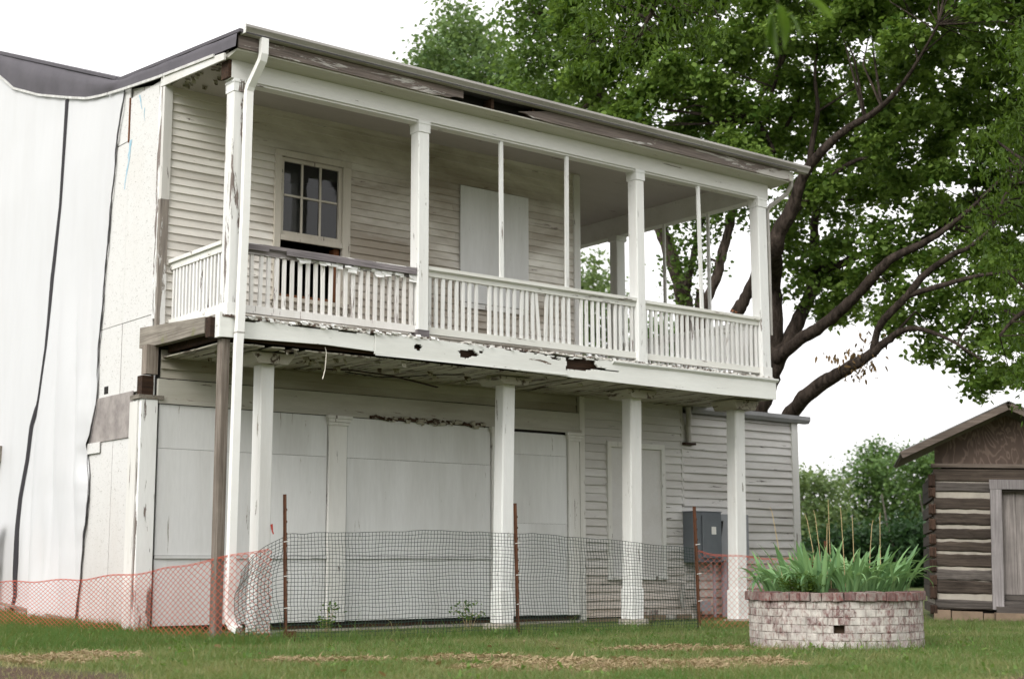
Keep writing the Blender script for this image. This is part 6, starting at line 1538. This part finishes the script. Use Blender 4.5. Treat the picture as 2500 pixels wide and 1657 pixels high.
# dry cut grass lying in the straw-coloured patches
P=[]
while len(P)<17000:
    x=random.uniform(-3,4.5); y=random.uniform(-9,-1.5)
    v=dry(x,y)
    if (x-PC.x)**2+(y-PC.y)**2<.95**2: continue
    if v>.55 and random.random()<v-.4 and fbm(x*5,y*5,12)>.42: P.append((x,y))
P=np.array(P); n=len(P); Z=np.array([.085+.045*max(0,fbm(x*5,y*5,12)-.42)*3*random.random() for x,y in P])
az=RNG.random(n)*2*np.pi; ln=RNG.uniform(.03,.10,n); w_=RNG.uniform(.003,.006,n)
A=np.stack([P[:,0],P[:,1],Z],1); dv=np.stack([np.cos(az),np.sin(az),RNG.normal(0,.25,n)],1); sv=np.stack([-np.sin(az),np.cos(az),np.full(n,.5)],1)
V=np.stack([A-sv*w_[:,None],A+sv*w_[:,None],A+dv*(ln*.5)[:,None]+sv*w_[:,None]+np.array([0,0,.008]),A+dv*(ln*.5)[:,None]-sv*w_[:,None]+np.array([0,0,.008]),A+dv*ln[:,None]],1).reshape(-1,3)
m=MB(); m.v=[tuple(v) for v in V]; m.f=[]
for i in range(n): b=5*i; m.f += [(b,b+1,b+2,b+3),(b+3,b+2,b+4)]
me=bpy.data.meshes.new('dry_grass'); me.from_pydata(m.v,[],m.f); tint(me,np.repeat(np.clip(RNG.normal(.5,.25,n),0,1),5))
o=link('dry_grass',me,MT['thatch']); o['kind']='stuff'; o['label']='loose dry mown grass lying in pale brown patches'; o['category']='dry grass'
# a few fallen leaves
lc=[(random.uniform(-2,5.5),random.uniform(-7.5,-1.2),.105,.01,1) for q in range(70)]
o=leafcloud('fallen_leaves',lc,.07,.045,MT['leaf_dry'],None,0,1,.02,kind='stuff',flat=.1); o['label']='scattered brown fallen leaves on the lawn'; o['category']='leaves'

# weeds at the foot of the wall
for lab,(x,y,h_,n) in (('small green weed sprouting beside the second ground-floor post from the prop',(4.15,.75,.42,150)),('low weeds growing against the boarded bay next to the wire stake',(2.2,1.2,.30,170))):
    t=thing('weed',lab,'weed',(x,y,.08)); m=MB(); cl=[]
    for q in range(7):
        ex,ey,ez=x+random.uniform(-.28,.28),y+random.uniform(-.1,.1),.08+h_*random.uniform(.5,1.1)
        m.tube([(x+random.uniform(-.1,.1),y,.05),((x+ex)/2,(y+ey)/2,.08+h_*.4),(ex,ey,ez)],[.006,.004,.002],4,False); cl += [(ex,ey,ez,.06,n//14),((x+ex)/2,(y+ey)/2,.08+h_*.4,.07,n//14)]
    m.build('stem',MT['twine'],t); leafcloud('foliage',cl,.055,.028,MT['leaf_ash'],t,.2,6,.05)

# broad-leaved weeds in the lawn
lw=[]
for q in range(150):
    d_=random.uniform(10.6,18); l_=random.uniform(-.36,.36)*d_
    x,y=CAMP.x+d_*FH.x+l_*RH.x,CAMP.y+d_*FH.y+l_*RH.y
    if (x>-.1 and y>.2) or (x-PC.x)**2+(y-PC.y)**2<1.0 or x>10 or dry(x,y)>.7: continue
    lw.append((x,y,g(x,y)+.03,.05,random.randint(6,14)))
o=leafcloud('lawn_weeds',lw,.05,.024,MT['leaf_ash'],None,-.35,8,.035,kind='stuff',flat=.2); o['label']='small broad-leaved weeds scattered through the lawn'; o['category']='weeds'

# low far wood that closes the view beyond the lawn
tl=[]
for q in range(90):
    a_=R(-20+150*q/90+random.uniform(-1,1)); d_=random.uniform(95,110)
    tl.append((CAMP.x+d_*math.sin(a_),CAMP.y+d_*math.cos(a_),random.uniform(1.5,3.6),random.uniform(2.0,3.0),150))
o=leafcloud('treeline',tl,.6,.5,MT['leaf_far_dark'],None,.3,12,.7,kind='stuff'); o['label']='low dark wood far beyond the lawn'; o['category']='woodland'
